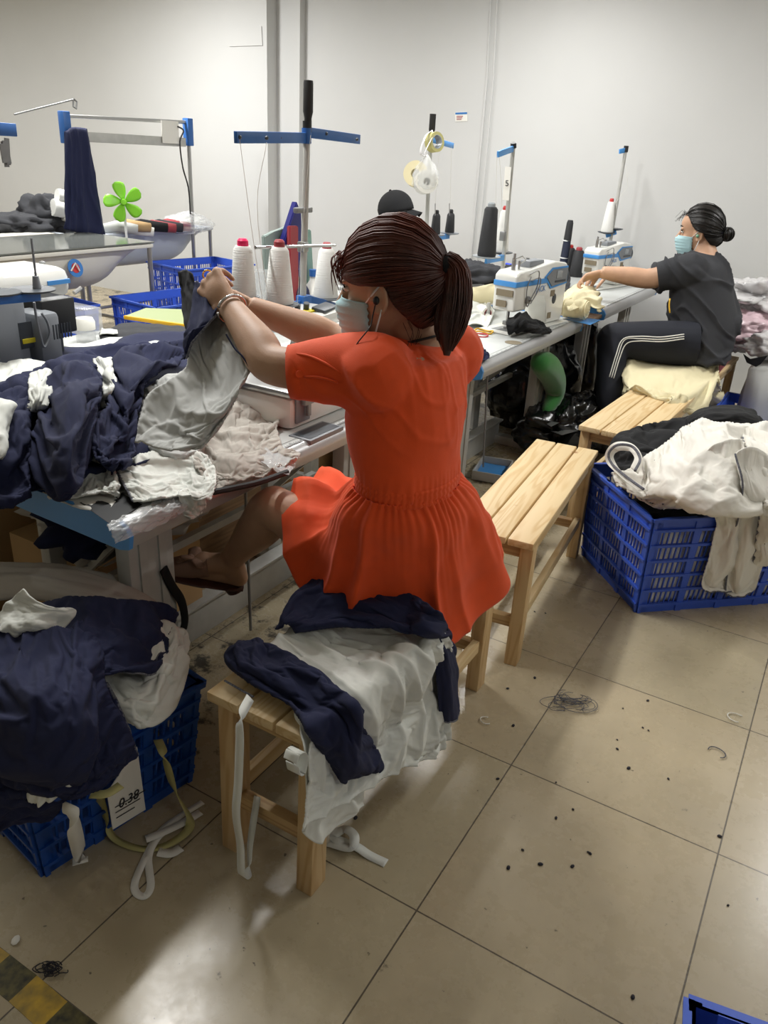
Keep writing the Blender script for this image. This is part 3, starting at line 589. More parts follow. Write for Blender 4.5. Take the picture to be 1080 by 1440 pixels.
# ================= thread stands and cones =================
def arm_bar(b, p0, p1, h=.026, w=.012): b.bar(p0, p1, w, h, (0, 0, 1) if abs((p1-p0).normalized().z) < .9 else (1, 0, 0), .002)
def cone(o, label, r0=.042, r1=.024, h=.17, m_='thread', tip='pink', group='cones of thread', ax=None, tiph=.022):
    t = thing('thread_cone', label, 'thread cone', o, 0, group); o = Vector(o)
    MB().lathe([(0, 0), (r0*.96, 0), (r0, .008), (r1*1.06, h-.012), (r1*.8, h), (0, h)], o, ax, 28).build('thread', m_, t)
    a = Vector(ax or (0, 0, 1)).normalized()
    MB().lathe([(.008, 0), (r1*.62, 0), (r1*.6, tiph*.7), (r1*.42, tiph), (.006, tiph)], o+a*h, ax, 20).build('cone_tip', tip, t); return t
def disc(b, c, r=.058): b.lathe([(0, -.004), (r*.3, -.010), (r*.8, -.004), (r, 0), (r, .004), (r*.9, .003), (.0, .003)], c, None, 32)
# --- stand 1
px = -1.7; ps = thing('thread_stand', 'tall thread stand with black grip and blue arms behind the raised hands', 'thread stand', X(428, 440, px)-V(0, 0, .25), 0, 'thread stands')
top = X(432, 178, px); bot = X(424, 455, px); base = V(bot.x, bot.y, TZ)
MB().cyl(base, top+V(0, 0, .01), .0115).build('pole', 'wmetal', ps)
MB().lathe([(0, 0), (.013, 0), (.012, .03), (.0165, .05), (.016, .13), (.015, .14), (0, .142)], X(433, 176, px)-V(0, 0, .01), None, 20).build('grip', 'rubber', ps)
MB().cyl(X(432, 186, px), X(432, 170, px), .015).build('collar', 'black', ps)
b = MB(); arm_bar(b, X(331, 193, px+.07), X(431, 194, px), .032); arm_bar(b, X(431, 186, px), X(505, 196, px-.02), .032); b.cyl(X(431, 202, px), X(431, 180, px), .016); b.build('top_arms', 'blue', ps)
b = MB()
for x, y in ((337, 193), (375, 194), (394, 194)): b.ball(X(x, y, px+.075 if x < 380 else px+.03), .006, 8)
for x, y in ((459, 188), (502, 196)): b.ball(X(x, y, px), .006, 8)
b.build('thread_eyelets', 'mdark', ps)
b = MB().bb(X(415, 300, px)-V(.01, 0, 0), X(437, 291, px)+V(.01, 0, 0), .004); b.build('clamp', 'dsteel', ps)
b = MB().cyl(X(359, 348, px+.04), X(471, 345, px+.02), .0055, n=10).box(X(426, 347, px), (.03, .03, .035), None, .004); b.build('cross_rod', 'steel', ps)
b = MB(); b.bar(X(352, 436, px+.02), X(424, 428, px), .012, .028, bev=.002); b.bar(X(424, 418, px-.02), X(475, 432, px-.03), .012, .028, bev=.002); b.box(X(427, 425, px), (.035, .05, .05), None, .004); b.build('lower_arms', 'blue', ps)
b = MB(); D1, D2, D3 = X(393, 428, px+.06), X(458, 419, px-.06), X(343, 418, px-.01); disc(b, D1, .064); disc(b, D2, .064); disc(b, D3, .05); b.build('cone_discs', 'mgrey', ps)
b = MB()
for p in (((375, 200), (362, 300), (385, 470)), ((437, 190), (425, 330), (418, 430)), ((300+95, 410), (410, 450), (438, 500)), ((337, 196), (355, 330), (372, 440))): b.tube(cr1([list(X(x, y, px+.08)) for x, y in p], 12), .0009, 4)
b.build('threads', 'paper', ps)
cone(D3+V(0, 0, .005), 'white thread cone with hot pink tip, left of the tall stand', .041, .029, .155, tip='pink')
cone(D1+V(0, 0, .005), 'white thread cone with dull red tip, front of the tall stand', .048, .029, .178, tip='dred')
cone(D2+V(0, 0, .005), 'white thread cone with dull red tip beside the woman\'s forehead', .048, .029, .178, tip='dred')
# --- stand 2 (right of the ponytail)
px = -1.78; ps = thing('thread_stand', 'thread stand with white numbered card, behind the black and white cones', 'thread stand', X(709, 400, px)-V(0, 0, .15), 0, 'thread stands')
b0 = X(709, 366, px); tp_ = X(722, 204, px); MB().cyl(V(b0.x, b0.y, TZ), tp_, .0115).build('pole', 'wmetal', ps)
b = MB(); arm_bar(b, X(700, 217, px+.03), X(722, 209, px), .03); b.build('top_arms', 'lblue', ps); MB().cyl(X(722, 208, px), X(722, 201, px), .016).build('collar', 'black', ps)
kd = (X(711, 258, px)-EYE).dot(CF)-.02; b = MB(); b.prism([D(x, y, kd) for x, y in ((710.5, 234), (719, 235), (715.5, 282), (706.5, 281))], CF*.002); b.build('card', 'paper', ps)
text('5', .045, basis(D(713, 258, kd-.003), CR, CU), 'txt', ps, 'card_number')
b = MB().box(X(707, 332, px), (.03, .03, .05), None, .004); b.build('clamp', 'dsteel', ps)
D1, D2 = X(684, 361, px+.03), X(704, 355, px-.08)
b = MB(); b.bar(D1-V(0, 0, .02), X(709, 362, px), .014, .03); b.bar(D2-V(0, 0, .02), X(709, 362, px), .014, .03); b.build('lower_arms', 'lblue', ps)
b = MB(); disc(b, D1, .075); b.build('cone_disc', 'disp', ps); b = MB(); disc(b, D2, .07); b.build('cone_disc', 'mdark', ps)
b = MB().tube([X(699, 219, px+.03), X(697, 290, px+.03), X(703, 300, px-.03)], .0009, 4).tube([X(702, 218, px+.03), X(705, 260, px), X(706, 299, px-.05)], .0009, 4); b.build('threads', 'paper', ps)
cone(D1+V(0, 0, .004), 'thick black thread cone with lilac tip on the grey disc', .05, .033, .245, 'threadk', 'disp')
cone(D2+V(0, 0, .004), 'white thread cone with red tip beside the thick black cone', .043, .024, .23, 'thread', 'red')
# --- stand 3 (by the back wall)
py = 5.9; ps = thing('thread_stand', 'leaning thread stand close to the back wall beyond the far machine', 'thread stand', Y(850, 380, py)-V(0, 0, .1), 0, 'thread stands')
MB().cyl(Y(853, 372, py)-V(0, 0, .10), Y(880, 210, py), .0115).build('pole', 'wmetal', ps)
b = MB(); arm_bar(b, Y(871, 213, py-.05), Y(880, 211, py), .03); b.build('top_arms', 'lblue', ps); MB().cyl(Y(879.5, 214, py), Y(881, 205, py), .016).build('collar', 'black', ps)
D1, D2 = Y(853, 327, py-.03), Y(867, 322, py+.02)
b = MB(); b.bar(D1-V(0, 0, .02), D2-V(0, 0, .02), .014, .03); b.build('lower_arms', 'lblue', ps); b = MB(); disc(b, D1, .062); disc(b, D2, .045); b.build('cone_discs', 'mdark', ps)
b = MB().tube([Y(880, 232, py-.02), Y(883, 262, py-.01), Y(862, 290, py-.03)], .0009, 4); b.build('threads', 'paper', ps)
cone(D1+V(0, 0, .004), 'white thread cone with red tip on the leaning stand by the wall', .043, .024, .20, 'thread', 'red')
# --- middle stand (facing table) with things hanging from it
px = -2.3; ps = thing('thread_stand', 'thread stand hung with tape rolls and toilet paper above the black-capped person', 'thread stand', X(598, 345, px)-V(0, 0, .3), 0, 'thread stands')
b0 = X(600, 345, px); MB().cyl(V(b0.x, b0.y, TZ), X(606, 190, px), .012).build('pole', 'wmetal', ps)
MB().lathe([(0, 0), (.012, 0), (.018, .02), (.018, .10), (0, .10)], X(607, 188, px), None, 18).build('grip', 'rubber', ps)
b = MB(); arm_bar(b, X(606, 196, px), X(637, 205, px-.02), .03); b.build('top_arms', 'lblue', ps)
b = MB(); b.bar(X(596, 336, px), X(631, 332, px), .014, .03); b.build('lower_arms', 'lblue', ps)
b = MB(); D1, D2 = X(612, 330, px), X(632, 328, px); disc(b, D1, .06); disc(b, D2, .06); b.build('cone_discs', 'mgrey', ps)
b = MB(); b.cyl(D1, X(612, 286, px), .003, n=8).cyl(D2, X(632, 286, px), .003, n=8); b.build('cone_pins', 'steel', ps)
b = MB().tube([X(618, 205, px), X(612, 286, px)], .0009, 4).tube([X(635, 206, px), X(633, 286, px)], .0009, 4); b.build('threads', 'paper', ps)
b = MB()
for k in range(5): a = rng.rand()*6; c = X(606+rng.rand()*14, 342+rng.rand()*14, px+.02); b.tube([c+V(0, math.cos(a+q)*.03, math.sin(a+q)*.035) for q in np.linspace(0, 5.5, 14)], .004, 6)
b.build('cable_coils', 'paper', ps)
for D_, l in ((D1, 'left'), (D2, 'right')): cone(D_+V(0, 0, .004), 'short black thread cone, %s one of the pair beside the toilet roll' % l, .030, .022, .115, 'threadk', 'black')
def ring(c, ax, R0, R1, w, m_, nm, par=None):
    c = Vector(c); ax = Vector(ax).normalized(); b = MB(); b.lathe([(R0, -w/2), (R1, -w/2), (R1, w/2), (R0, w/2), (R0, -w/2)], c, ax, 40, cap=False); return b.build(nm, m_, par)
tr = thing('tape_roll', 'roll of yellowish packing tape hung on top of the middle thread stand', 'tape', X(611, 200, px+.04)); ring(X(611, 200, px+.05), (.9, -.35, .12), .036, .052, .048, 'kraft', 'tape_winding', tr); ring(X(611, 200, px+.05), (.9, -.35, .12), .033, .036, .049, 'disp', 'core', tr)
tr = thing('tape_roll', 'cream tape roll hanging behind the toilet roll', 'tape', X(585, 245, px+.02)); ring(X(585, 245, px), (.3, -.9, .2), .025, .068, .05, 'cream', 'tape_winding', tr)
tr = thing('toilet_roll', 'toilet roll in a knotted clear bag hanging on the middle stand', 'toilet roll', X(598, 255, px+.06))
c = X(598, 256, px+.07); ring(c, (.62, -.75, .1), .02, .062, .10, 'paper', 'paper', tr)
b = MB(); pf = []
ax = V(.62, -.75, .1).normalized()
for k in range(14):
    q = k/13; pf.append((.004+.068*math.sin(min(1, q*1.7)*PI/2)*(1 if q < .75 else math.cos((q-.75)/.25*PI/2*.95)), .1-.20*q))
b.lathe(pf, c+V(0, 0, .04), None, 28); 
for v in b.bm.verts:
    n_ = mn.noise(v.co*40)*.008; v.co.x += n_; v.co.y += n_
b.build('clear_bag', 'film', tr)
b = MB(); 
for s in (-1, 1): b.tube(cr1([list(c+V(0, 0, .13)), list(X(594+s*3, 215, px+.06)), list(X(603+s*5, 192, px+.05)), list(X(607, 184, px+.02))], 14), .007, 8, flat=.4)
b.build('bag_handles', 'bag', tr)
# loose cones on the facing table at right
for (x, y), l, r0, r1, h, tip, m_ in (((797, 386), 'black thread cone with red tip, behind the other beside the navy stack', .048, .034, .19, 'red', 'threadk'), ((809, 389), 'black thread cone with dusty pink tip, near the seated woman\'s hand', .05, .037, .185, 'dred', 'threadk')):
    cone(Z(x, y, TZ)+V(0, 0, .001), l, r0, r1, h, m_, tip)
c0 = Z(790, 386, TZ)+V(0, 0, .001); axv = (.02, 0, 1)
t = thing('thread_tube', 'tall slim stack of navy thread tubes left of the black cones', 'thread', c0)
MB().lathe([(0, 0), (.034, 0), (.030, .12), (0, .12)], c0, axv, 20).build('tube', 'threadn', t); MB().lathe([(0, 0), (.031, 0), (.027, .12), (0, .12)], c0+V(.0025, 0, .121), axv, 20).build('tube', 'threadn', t)
MB().lathe([(0, 0), (.028, 0), (.024, .12), (.018, .14), (0, .14)], c0+V(.005, 0, .242), axv, 20).build('tube', 'threadk', t)
b = MB().lathe([(.0315, 0), (.0325, .002), (.0325, .006), (.0315, .008)], c0+V(0, 0, .115), axv, 20).lathe([(.0285, 0), (.0295, .002), (.0295, .006), (.0285, .008)], c0+V(0, 0, .236), axv, 20); b.build('bands', 'maskw', t)
cone(Z(757, 372, TZ)+V(0, 0, .035), 'white thread cone lying on its side behind the roll of cream cloth', .036, .022, .19, 'thread', 'red', ax=(.92, .35, .02))
t = thing('thread_cone', 'empty white cone with dark red core lying on the machine table', 'thread cone', Z(672, 443, TZ)); c = Z(680, 447, TZ)+V(0, 0, .033)
ring(c, (.75, -.65, 0), .02, .031, .09, 'paper', 'shell', t); ring(c, (.75, -.65, 0), .017, .0205, .091, 'dred', 'core', t)
b = MB().lathe([(0, 0), (.012, 0), (.012, .07), (.008, .085), (0, .086)], Z(685, 449, TZ), None, 16); tag(b.build('bobbin_tube', 'wmetal'), 'small upright metal tube beside the empty white cone', 'tube')
b = MB().lathe([(0, 0), (.03, 0), (.03, .085), (.022, .1), (0, .1)], Z(666, 441, TZ)+V(-.1, 0, 0), None, 16)
b.bm.free()
# jar with brown lid by far machine
c = Y(842, 388, 5.65); c.z = TZ; t = thing('glass_jar', 'clear jar with brown lid beside the hand of the charcoal woman', 'jar', c)
MB().lathe([(0, .0), (.038, 0), (.04, .01), (.04, .12), (.036, .13)], c, None, 24).build('glass', 'film', t); MB().lathe([(0, .13), (.039, .13), (.039, .165), (0, .167)], c, None, 24).build('lid', 'brush', t)
# rubber bands on table 2
b = MB(); b.tube([Z(680, 468, TZ)+V(.045*math.cos(a), .035*math.sin(a), .008+.004*math.sin(3*a)) for a in np.linspace(0, 2*PI, 30, endpoint=False)], .004, 6, closed=True); tag(b.build('elastic_loop', 'yellow'), 'yellow elastic loop lying on the machine table by the ponytail', 'elastic')
b = MB(); b.tube([Z(673, 472, TZ)+V(.045*math.cos(a), .032*math.sin(a), .004+.003*math.sin(2*a)) for a in np.linspace(0, 2*PI, 30, endpoint=False)], .004, 6, closed=True); tag(b.build('elastic_loop', 'red'), 'red elastic loop lying beside the yellow one', 'elastic')
b = MB().lathe([(0, 0), (.04, 0), (.04, .0012), (0, .0012)], Z(722, 482, TZ)+V(0, 0, .0005), None, 24); tag(b.build('paper_disc', 'brush'), 'thin tan disc lying in front of the machine needle', 'disc')
b = MB().prism([Z(*p, TZ+.001) for p in ((795, 449), (830, 457), (845, 450), (815, 446))], (0, 0, .001)); tag(b.build('instruction_sheet', 'lblue'), 'blue and white instruction sheet at the far end of the machine table', 'sheet')
# bottles and bags behind the first stand
for (x, y, m_, r, h, l) in ((422, 402, 'navy', .045, .24, 'dark bottle with yellow lettering behind the tall thread stand'), (440, 400, 'paper', .05, .23, 'white jug bottle behind the tall thread stand')):
    c = X(x, y+40, -2.15); c.z = TZ; t = thing('bottle', l, 'bottle', c, 0, 'bottles on the facing table')
    MB().lathe([(0, 0), (r, 0), (r, h*.65), (r*.9, h*.75), (r*.35, h*.92), (r*.3, h), (0, h)], c, None, 24).build('body', m_, t); MB().lathe([(0, 0), (r*.38, 0), (r*.38, .03), (0, .03)], c+V(0, 0, h), None, 16).build('cap', 'blue', t)
    if m_ == 'navy': MB().lathe([(r+.001, .07), (r+.001, .12)], c, None, 24, cap=False).build('label', 'yellow', t)
c = X(366, 410, -2.1); c.z = TZ; t = thing('plastic_cup', 'tall clear plastic cup between the two front thread cones', 'cup', c); MB().lathe([(0, 0), (.032, 0), (.042, .3), (.044, .3), (.034, -.002)], c, None, 24, cap=False).build('cup_wall', 'film', t)
c = X(352, 470, -1.95); c.z = TZ
A = X(400, 400, -2.12)
def foldbag(nm, pts, x, th, m_, label, cat):
    b = MB(); Q = [X(px_, py_, x) for px_, py_ in pts]
    for q in Q:
        if q.z < 1.0: q.z = min(q.z, TZ+.001) if q.z < .98 else q.z
    b.prism(Q, (-th, 0, 0)); bmesh.ops.bevel(b.bm, geom=b.bm.edges[:], offset=.004, segments=2, affect='EDGES'); return tag(b.build(nm, m_), label, cat)
foldbag('document_folder', ((372, 332), (385, 326), (405, 318), (410, 430), (378, 430)), -2.2, .02, mat('grey_green_folder', '#8c9a95', .5), 'grey-green folder standing behind the pole of the tall thread stand', 'folder')
foldbag('packet', ((398, 345), (418, 283), (424, 300), (430, 430), (402, 430)), -2.16, .03, mat('deep_blue_packet', '#23246b', .35), 'pointed deep blue packet hanging behind the tall stand', 'packet')
foldbag('packet', ((408, 318), (420, 318), (421, 430), (409, 430)), -2.14, .02, 'dred', 'dark red packet behind the tall stand, beside the blue packet', 'packet')
foldbag('packet', ((431, 323), (438, 323), (441, 380), (434, 385)), -2.18, .02, mat('teal_packet', '#7fa096', .5), 'pale teal packet right of the tall stand pole', 'packet')
# green desk fan
c = Y(174, 284, 4.35); t = thing('desk_fan', 'lime green five-bladed desk fan above the far trough', 'fan', c-V(0, 0, .3))
fwd = (EYE-c); fwd.z = 0; fwd.normalize(); e1, e2 = frame_of(fwd)
MB().lathe([(0, .03), (.018, .028), (.026, .0), (.026, -.02), (0, -.02)], c, fwd, 20).build('hub', 'green', t)
for k in range(5):
    a = R(100+72*k); u = V(0, 0, 1)*math.sin(a)+fwd.cross(V(0, 0, 1))*math.cos(a)*-1; w_ = fwd.cross(u)
    P = []
    for i in range(9):
        q = i/8; rr = .02+.122*q; ww = .012+.032*math.sin(min(q*1.15, 1)*PI*.62)*(1 if q < .8 else math.sqrt(max(.02, 1-((q-.8)/.2)**2)))
        P.append([list(c+u*rr+w_*(s*ww+.012*q)+fwd*(s*.010*(1-q*.3)+.004)) for s in (-1, -.5, 0, .5, 1)])
    b = MB(); b.grid(P); b.build('blade', 'green', t, solid=.003)
b = MB().tube([c-fwd*.02, c-fwd*.05-V(0, 0, .02), c-fwd*.06-V(0, 0, .22), c-fwd*.03-V(0, 0, .3)], .009, 8); b.build('neck', 'maskw', t)
b = MB().cyl(c-fwd*.01, c-fwd*.07, .024, .02); b.build('motor', 'maskw', t)
# neighbour's blue arm with hanging keys at left edge
c = X(0, 181, -2.2); t = thing('thread_stand', 'blue thread stand arm with hanging keys at the left edge', 'thread stand', V(c.x, c.y-.2, TZ), 0, 'thread stands')
b = MB(); arm_bar(b, X(-70, 177, -2.2), X(22, 183, -2.2), .034); b.build('top_arms', 'blue', t); MB().cyl((c.x, X(-70, 177, -2.2).y, TZ), X(-70, 160, -2.2), .012).build('pole', 'wmetal', t)
b = MB()
for k in range(7): a = X(2+rng.rand()*8, 190+rng.rand()*20, -2.2+.02*rng.rand()); b.bar(a, a-V(0, .01*(rng.rand()-.5), .05), .004, .014)
b.build('keys', 'dsteel', t)
b = MB(); disc(b, X(45, 408, -2.15), .068); disc(b, X(-5, 412, -2.15), .068); b.build('cone_discs', 'mdark', t)
b = MB().cyl(X(52, 402, -2.15), X(44, 335, -2.15), .0035, n=8).lathe([(0, 0), (.013, 0), (.009, .035), (0, .036)], X(52, 405, -2.15), None, 14); b.build('cone_pin', 'mgrey', t)
b = MB(); arm_bar(b, X(-40, 426, -2.13), X(56, 417, -2.13), .024); b.build('lower_arms', 'blue', t)
# yellow-edged pale green board on the facing table
q = [Z(x, y, .77) for x, y in ((176, 444), (205, 433), (285, 436), (285, 456), (266, 458))]; b = MB().prism(q, (0, 0, -.008)); t = thing('cutting_board', 'pale green board with yellow edge lying behind the lifted jersey', 'board', q[0]); b.build('board', 'pgreen', t)
MB().bar(Z(175, 446, .768), Z(285, 462, .768), .016, .018, bev=.004).build('edge_strip', 'yellow', t)
# ================= jersey pieces =================
def zs(rows): return [[Z(*p) for p in r] for r in rows]
def cloth(label, rows, m_, cat='garment piece', name='jersey_piece', group=None, fn=None, **k):
    o = sheet(name, (fn or zs)(rows), m_, **k); return tag(o, label, cat, group)
T_ = TZ
F1 = ((30, 3.2, .022, .9), (110, 4.5, .010, 1.1)); F2 = ((60, 5, .014, .8), (-20, 3, .016, 1.0)); F3 = ((80, 7, .012, .5), (10, 2.5, .012, .9))
# ---- heap on the first table (z is height in the room) ----
cloth('grey jersey layer lying under the navy heap on the nearest table', [
 [(-60, 520, .80), (60, 500, .80), (200, 478, .78), (290, 470, .77)], [(-60, 590, .80), (60, 580, .84), (200, 560, .82), (300, 545, .78)],
 [(-50, 660, .78), (60, 650, .80), (180, 640, .78), (290, 610, .76)], [(-40, 700, .745), (60, 690, .75), (170, 670, .75), (280, 650, .75)]], 'navy', seed=3, folds=F1)
cloth('pale jersey strip laid behind the navy heap, by the ribbed jar', [
 [(90, 488, .75), (170, 474, .78), (240, 470, .78), (300, 478, .75)], [(95, 492, .77), (180, 486, .80), (240, 484, .79), (290, 490, .77)], [(100, 505, .76), (180, 505, .78), (240, 500, .78), (290, 505, .76)]], 'white', seed=9, folds=((60, 4, .007, .8),), n=50)
cloth('dark charcoal jersey stack lying in front of the pale green board', [
 [(140, 468, .76), (180, 455, .77), (240, 458, .78), (300, 470, .77)], [(140, 474, .775), (190, 468, .785), (250, 472, .79), (300, 482, .78)], [(145, 482, .76), (200, 486, .77), (260, 492, .77), (305, 496, .76)]], 'char', seed=19, folds=((85, 6, .006, .3),), n=50)
cloth('folded white slips of jersey lying on the charcoal stack', [[(143, 462, .79), (165, 465, .79)], [(140, 470, .79), (166, 470, .79)]], 'white', seed=2, m=8, n=8, folds=((0, 1, 0, 0),))
cloth('white jersey piece at far left, on top of the navy heap', [
 [(-60, 510, .86), (0, 508, .87), (40, 506, .87), (85, 512, .86)], [(-60, 525, .88), (0, 522, .90), (30, 522, .89), (55, 532, .87)], [(-60, 560, .84), (-10, 545, .87), (10, 548, .87), (30, 550, .85)], [(-60, 640, .80), (-20, 600, .82), (10, 570, .84), (20, 560, .83)]], 'white', seed=22, folds=((60, 2.5, .008, .8),), sim=.06, m=50, n=50, curl=.02)
cloth('long navy sleeve sweeping across the back of the heap', [
 [(-40, 548, .86), (40, 520, .89), (90, 498, .89), (140, 486, .87), (200, 484, .85), (255, 490, .82)], [(-40, 575, .90), (40, 545, .92), (90, 515, .92), (140, 500, .91), (200, 496, .88), (255, 500, .84)], [(-40, 600, .86), (45, 565, .88), (100, 535, .90), (150, 520, .89), (205, 515, .86), (255, 515, .82)]], 'navy', seed=4, folds=((85, 3, .010, .7), (20, 3, .008, 1)), sim=.08, m=50, n=90, curl=.03)
cloth('small white jersey tongue showing between the navy folds at left', [
 [(42, 525, .90), (60, 515, .92), (76, 520, .90)], [(40, 545, .91), (55, 532, .94), (76, 540, .91)], [(42, 570, .90), (52, 560, .92), (70, 570, .90)], [(44, 580, .87), (48, 580, .88), (54, 578, .87)]], 'white', seed=7, folds=((85, 2, .006, .8),), sim=.02, m=40, n=36, curl=.02)
cloth('dark navy tail of jersey hanging off the left end of the table', [
 [(-70, 590, .84), (-20, 560, .88), (25, 540, .90), (50, 545, .88)], [(-70, 640, .84), (-20, 620, .87), (20, 600, .88), (45, 600, .87)], [(-70, 690, .77), (-20, 680, .79), (20, 670, .80), (45, 668, .79)], [(-60, 745, .70), (-20, 720, .74), (15, 708, .76), (45, 695, .765)]], 'navy', seed=5, folds=((75, 3, .014, .7), (0, 2, .01, 1)), sim=.08, m=70, n=60, curl=.02)
cloth('white jersey strip hanging down at the far left edge of the heap', [
 [(-30, 560, .90), (-10, 556, .93), (10, 560, .93), (18, 568, .91)], [(-40, 610, .89), (-15, 605, .90), (5, 600, .90), (12, 605, .88)], [(-40, 650, .85), (-15, 646, .86), (2, 644, .86), (10, 645, .84)]], 'white', seed=25, folds=((0, 1.5, .01, .5),), m=40, n=30, curl=.015)
cloth('big crumpled navy jersey piece in the middle of the heap', [
 [(62, 540, .88), (100, 505, .94), (130, 505, .94), (145, 525, .90)], [(48, 580, .88), (80, 560, .96), (120, 550, .96), (145, 560, .91)], [(42, 620, .83), (70, 610, .92), (110, 605, .92), (140, 610, .86)], [(42, 655, .78), (70, 655, .85), (110, 645, .86), (135, 640, .82)], [(50, 682, .75), (75, 675, .78), (105, 655, .80), (133, 640, .78)]], 'navy', seed=6, folds=((35, 2.6, .022, 1.0), (100, 3.5, .012, 1)), sim=.10, m=90, n=80, curl=.035)
cloth('white jersey fold tucked between two navy pieces in the heap', [
 [(128, 502, .90), (142, 500, .92), (158, 500, .91)], [(138, 520, .90), (148, 520, .93), (160, 522, .92)], [(140, 545, .88), (150, 545, .91), (164, 545, .89)], [(138, 575, .85), (146, 565, .87), (160, 560, .86)]], 'white', seed=8, folds=((85, 2, .006, .8),), sim=.02, m=40, n=36, curl=.015)
cloth('navy jersey sleeve hanging down in front of the heap, nearest the lifted panel', [
 [(158, 500, .90), (200, 480, .93), (240, 474, .92), (268, 472, .90)], [(155, 530, .90), (185, 520, .95), (225, 505, .94), (264, 500, .88)], [(150, 570, .88), (172, 555, .93), (198, 548, .92), (212, 540, .88)], [(128, 610, .86), (150, 595, .90), (180, 585, .90), (203, 575, .86)], [(136, 640, .82), (155, 625, .86), (180, 620, .85), (196, 612, .82)], [(148, 665, .79), (165, 655, .81), (180, 655, .81), (190, 655, .79)]], 'navy', seed=11, folds=((70, 2.5, .018, .8), (10, 3, .012, 1.2)), sim=.10, m=100, n=70, curl=.03)
cloth('white jersey piece with a rolled corner lying on the table end', [
 [(82, 690, .748), (112, 655, .785), (133, 640, .80), (150, 650, .79), (164, 668, .77)], [(76, 697, .747), (108, 680, .775), (135, 668, .785), (154, 675, .79), (168, 684, .77)], [(68, 703, .746), (105, 700, .758), (135, 696, .762), (152, 694, .765), (162, 700, .75)]], 'white', seed=12, folds=((100, 3.5, .010, 1.0), (40, 3, .006, 1)), sim=(.08, 1.0), m=60, n=80)
cloth('white jersey piece hanging over the table front with a dark stitched edge', [
 [(160, 655, .775), (195, 640, .785), (240, 630, .785), (280, 636, .78), (300, 655, .77)], [(170, 672, .77), (205, 662, .79), (250, 655, .775), (282, 656, .785), (303, 668, .765)], [(180, 690, .765), (213, 682, .78), (250, 676, .765), (280, 680, .775), (302, 684, .76)], [(190, 709, .752), (222, 704, .762), (252, 700, .754), (278, 704, .758), (297, 702, .752)]], 'white', seed=13, folds=((62, 4, .014, 1.1), (120, 3, .008, 1.2)), sim=(.10, .8), m=70, n=100, curl=.0, seam=('v0',))
cloth('small white jersey corner dangling below the table edge', [
 [(250, 700, .765), (272, 700, .765), (290, 700, .76)], [(255, 710, .74), (273, 712, .73), (289, 708, .73)], [(262, 722, .71), (275, 720, .70), (290, 712, .70)], [(268, 730, .69), (276, 728, .68), (284, 722, .68)]], 'white', seed=14, folds=((0, 2.5, .016, .6),), m=40, n=40)
cloth('crumpled grey-beige jersey beside the overlock machine', [
 [(285, 590, .77), (325, 568, .79), (365, 572, .775), (390, 592, .755)], [(275, 620, .78), (318, 600, .81), (355, 598, .80), (388, 612, .76)], [(272, 648, .77), (315, 635, .80), (352, 628, .79), (398, 632, .755)], [(285, 675, .755), (328, 662, .765), (372, 652, .76), (422, 638, .75)], [(300, 692, .747), (338, 682, .748), (378, 668, .748), (412, 655, .746)]], 'greige', seed=15, folds=((50, 4, .020, 1.4), (120, 4.5, .014, 1.4)), sim=(.14, .5), m=100, n=100)
cloth('white sheet of pattern paper on the near end of the table', [[(48, 686, .744), (120, 680, .746), (175, 690, .746)], [(75, 700, .744), (110, 715, .744), (150, 722, .744)]], 'paper', cat='paper', name='pattern_paper', seed=1, m=14, n=14, folds=((0, 1, .001, 0),), solid=.001)
for pts, nm, lab in (([(110, 705), (175, 695), (205, 712), (240, 712), (150, 745)], 'tape_patch', 'dark glossy tape patch on the table corner'), ([(145, 735), (190, 715), (252, 700), (258, 722), (170, 760)], 'tape_patch', 'crumpled clear tape wrapped over the ruler edge at the table corner')):
    P = [[Z(x, y, .7445)+V(0, 0, .001) for x, y in pts]]
b = MB(); b.prism([Z(x, y, .7452) for x, y in ((112, 707), (172, 694), (200, 710), (156, 738))], (0, 0, .0008)); tag(b.build('tape_patch', 'black'), 'black glossy tape patch on the near table corner', 'tape')
o = cloth('crumpled clear tape wrapped over the ruler edge near the blue end cap', [[(150, 738, .747), (185, 722, .748), (235, 700, .748), (262, 690, .747)], [(155, 748, .744), (190, 735, .745), (238, 716, .745), (264, 704, .744)], [(162, 765, .715), (195, 750, .715), (240, 730, .715), (266, 716, .715)]], 'film', cat='tape', name='clear_tape', seed=31, m=24, n=60, folds=((60, 9, .004, 1.4), (130, 7, .003, 1)), solid=.0006)
b = MB(); b.tube(cr1([list(Z(x, y, .752)) for x, y in ((300, 692), (330, 686), (365, 678), (404, 664))], 16), .008, 8); tag(b.build('dark_binding', 'rubber'), 'dark rubbery binding taped along the front table edge', 'binding')
o = cloth('clear plastic sheet holding the beige jersey at the table edge', [[(350, 640, .757), (380, 630, .758), (418, 642, .754)], [(375, 655, .756), (395, 650, .757), (415, 655, .753)], [(398, 668, .752), (402, 668, .752), (406, 668, .752)]], 'film', cat='plastic sheet', name='plastic_flap', seed=33, m=20, n=24, folds=((60, 3, .003, 1),), solid=.0006)
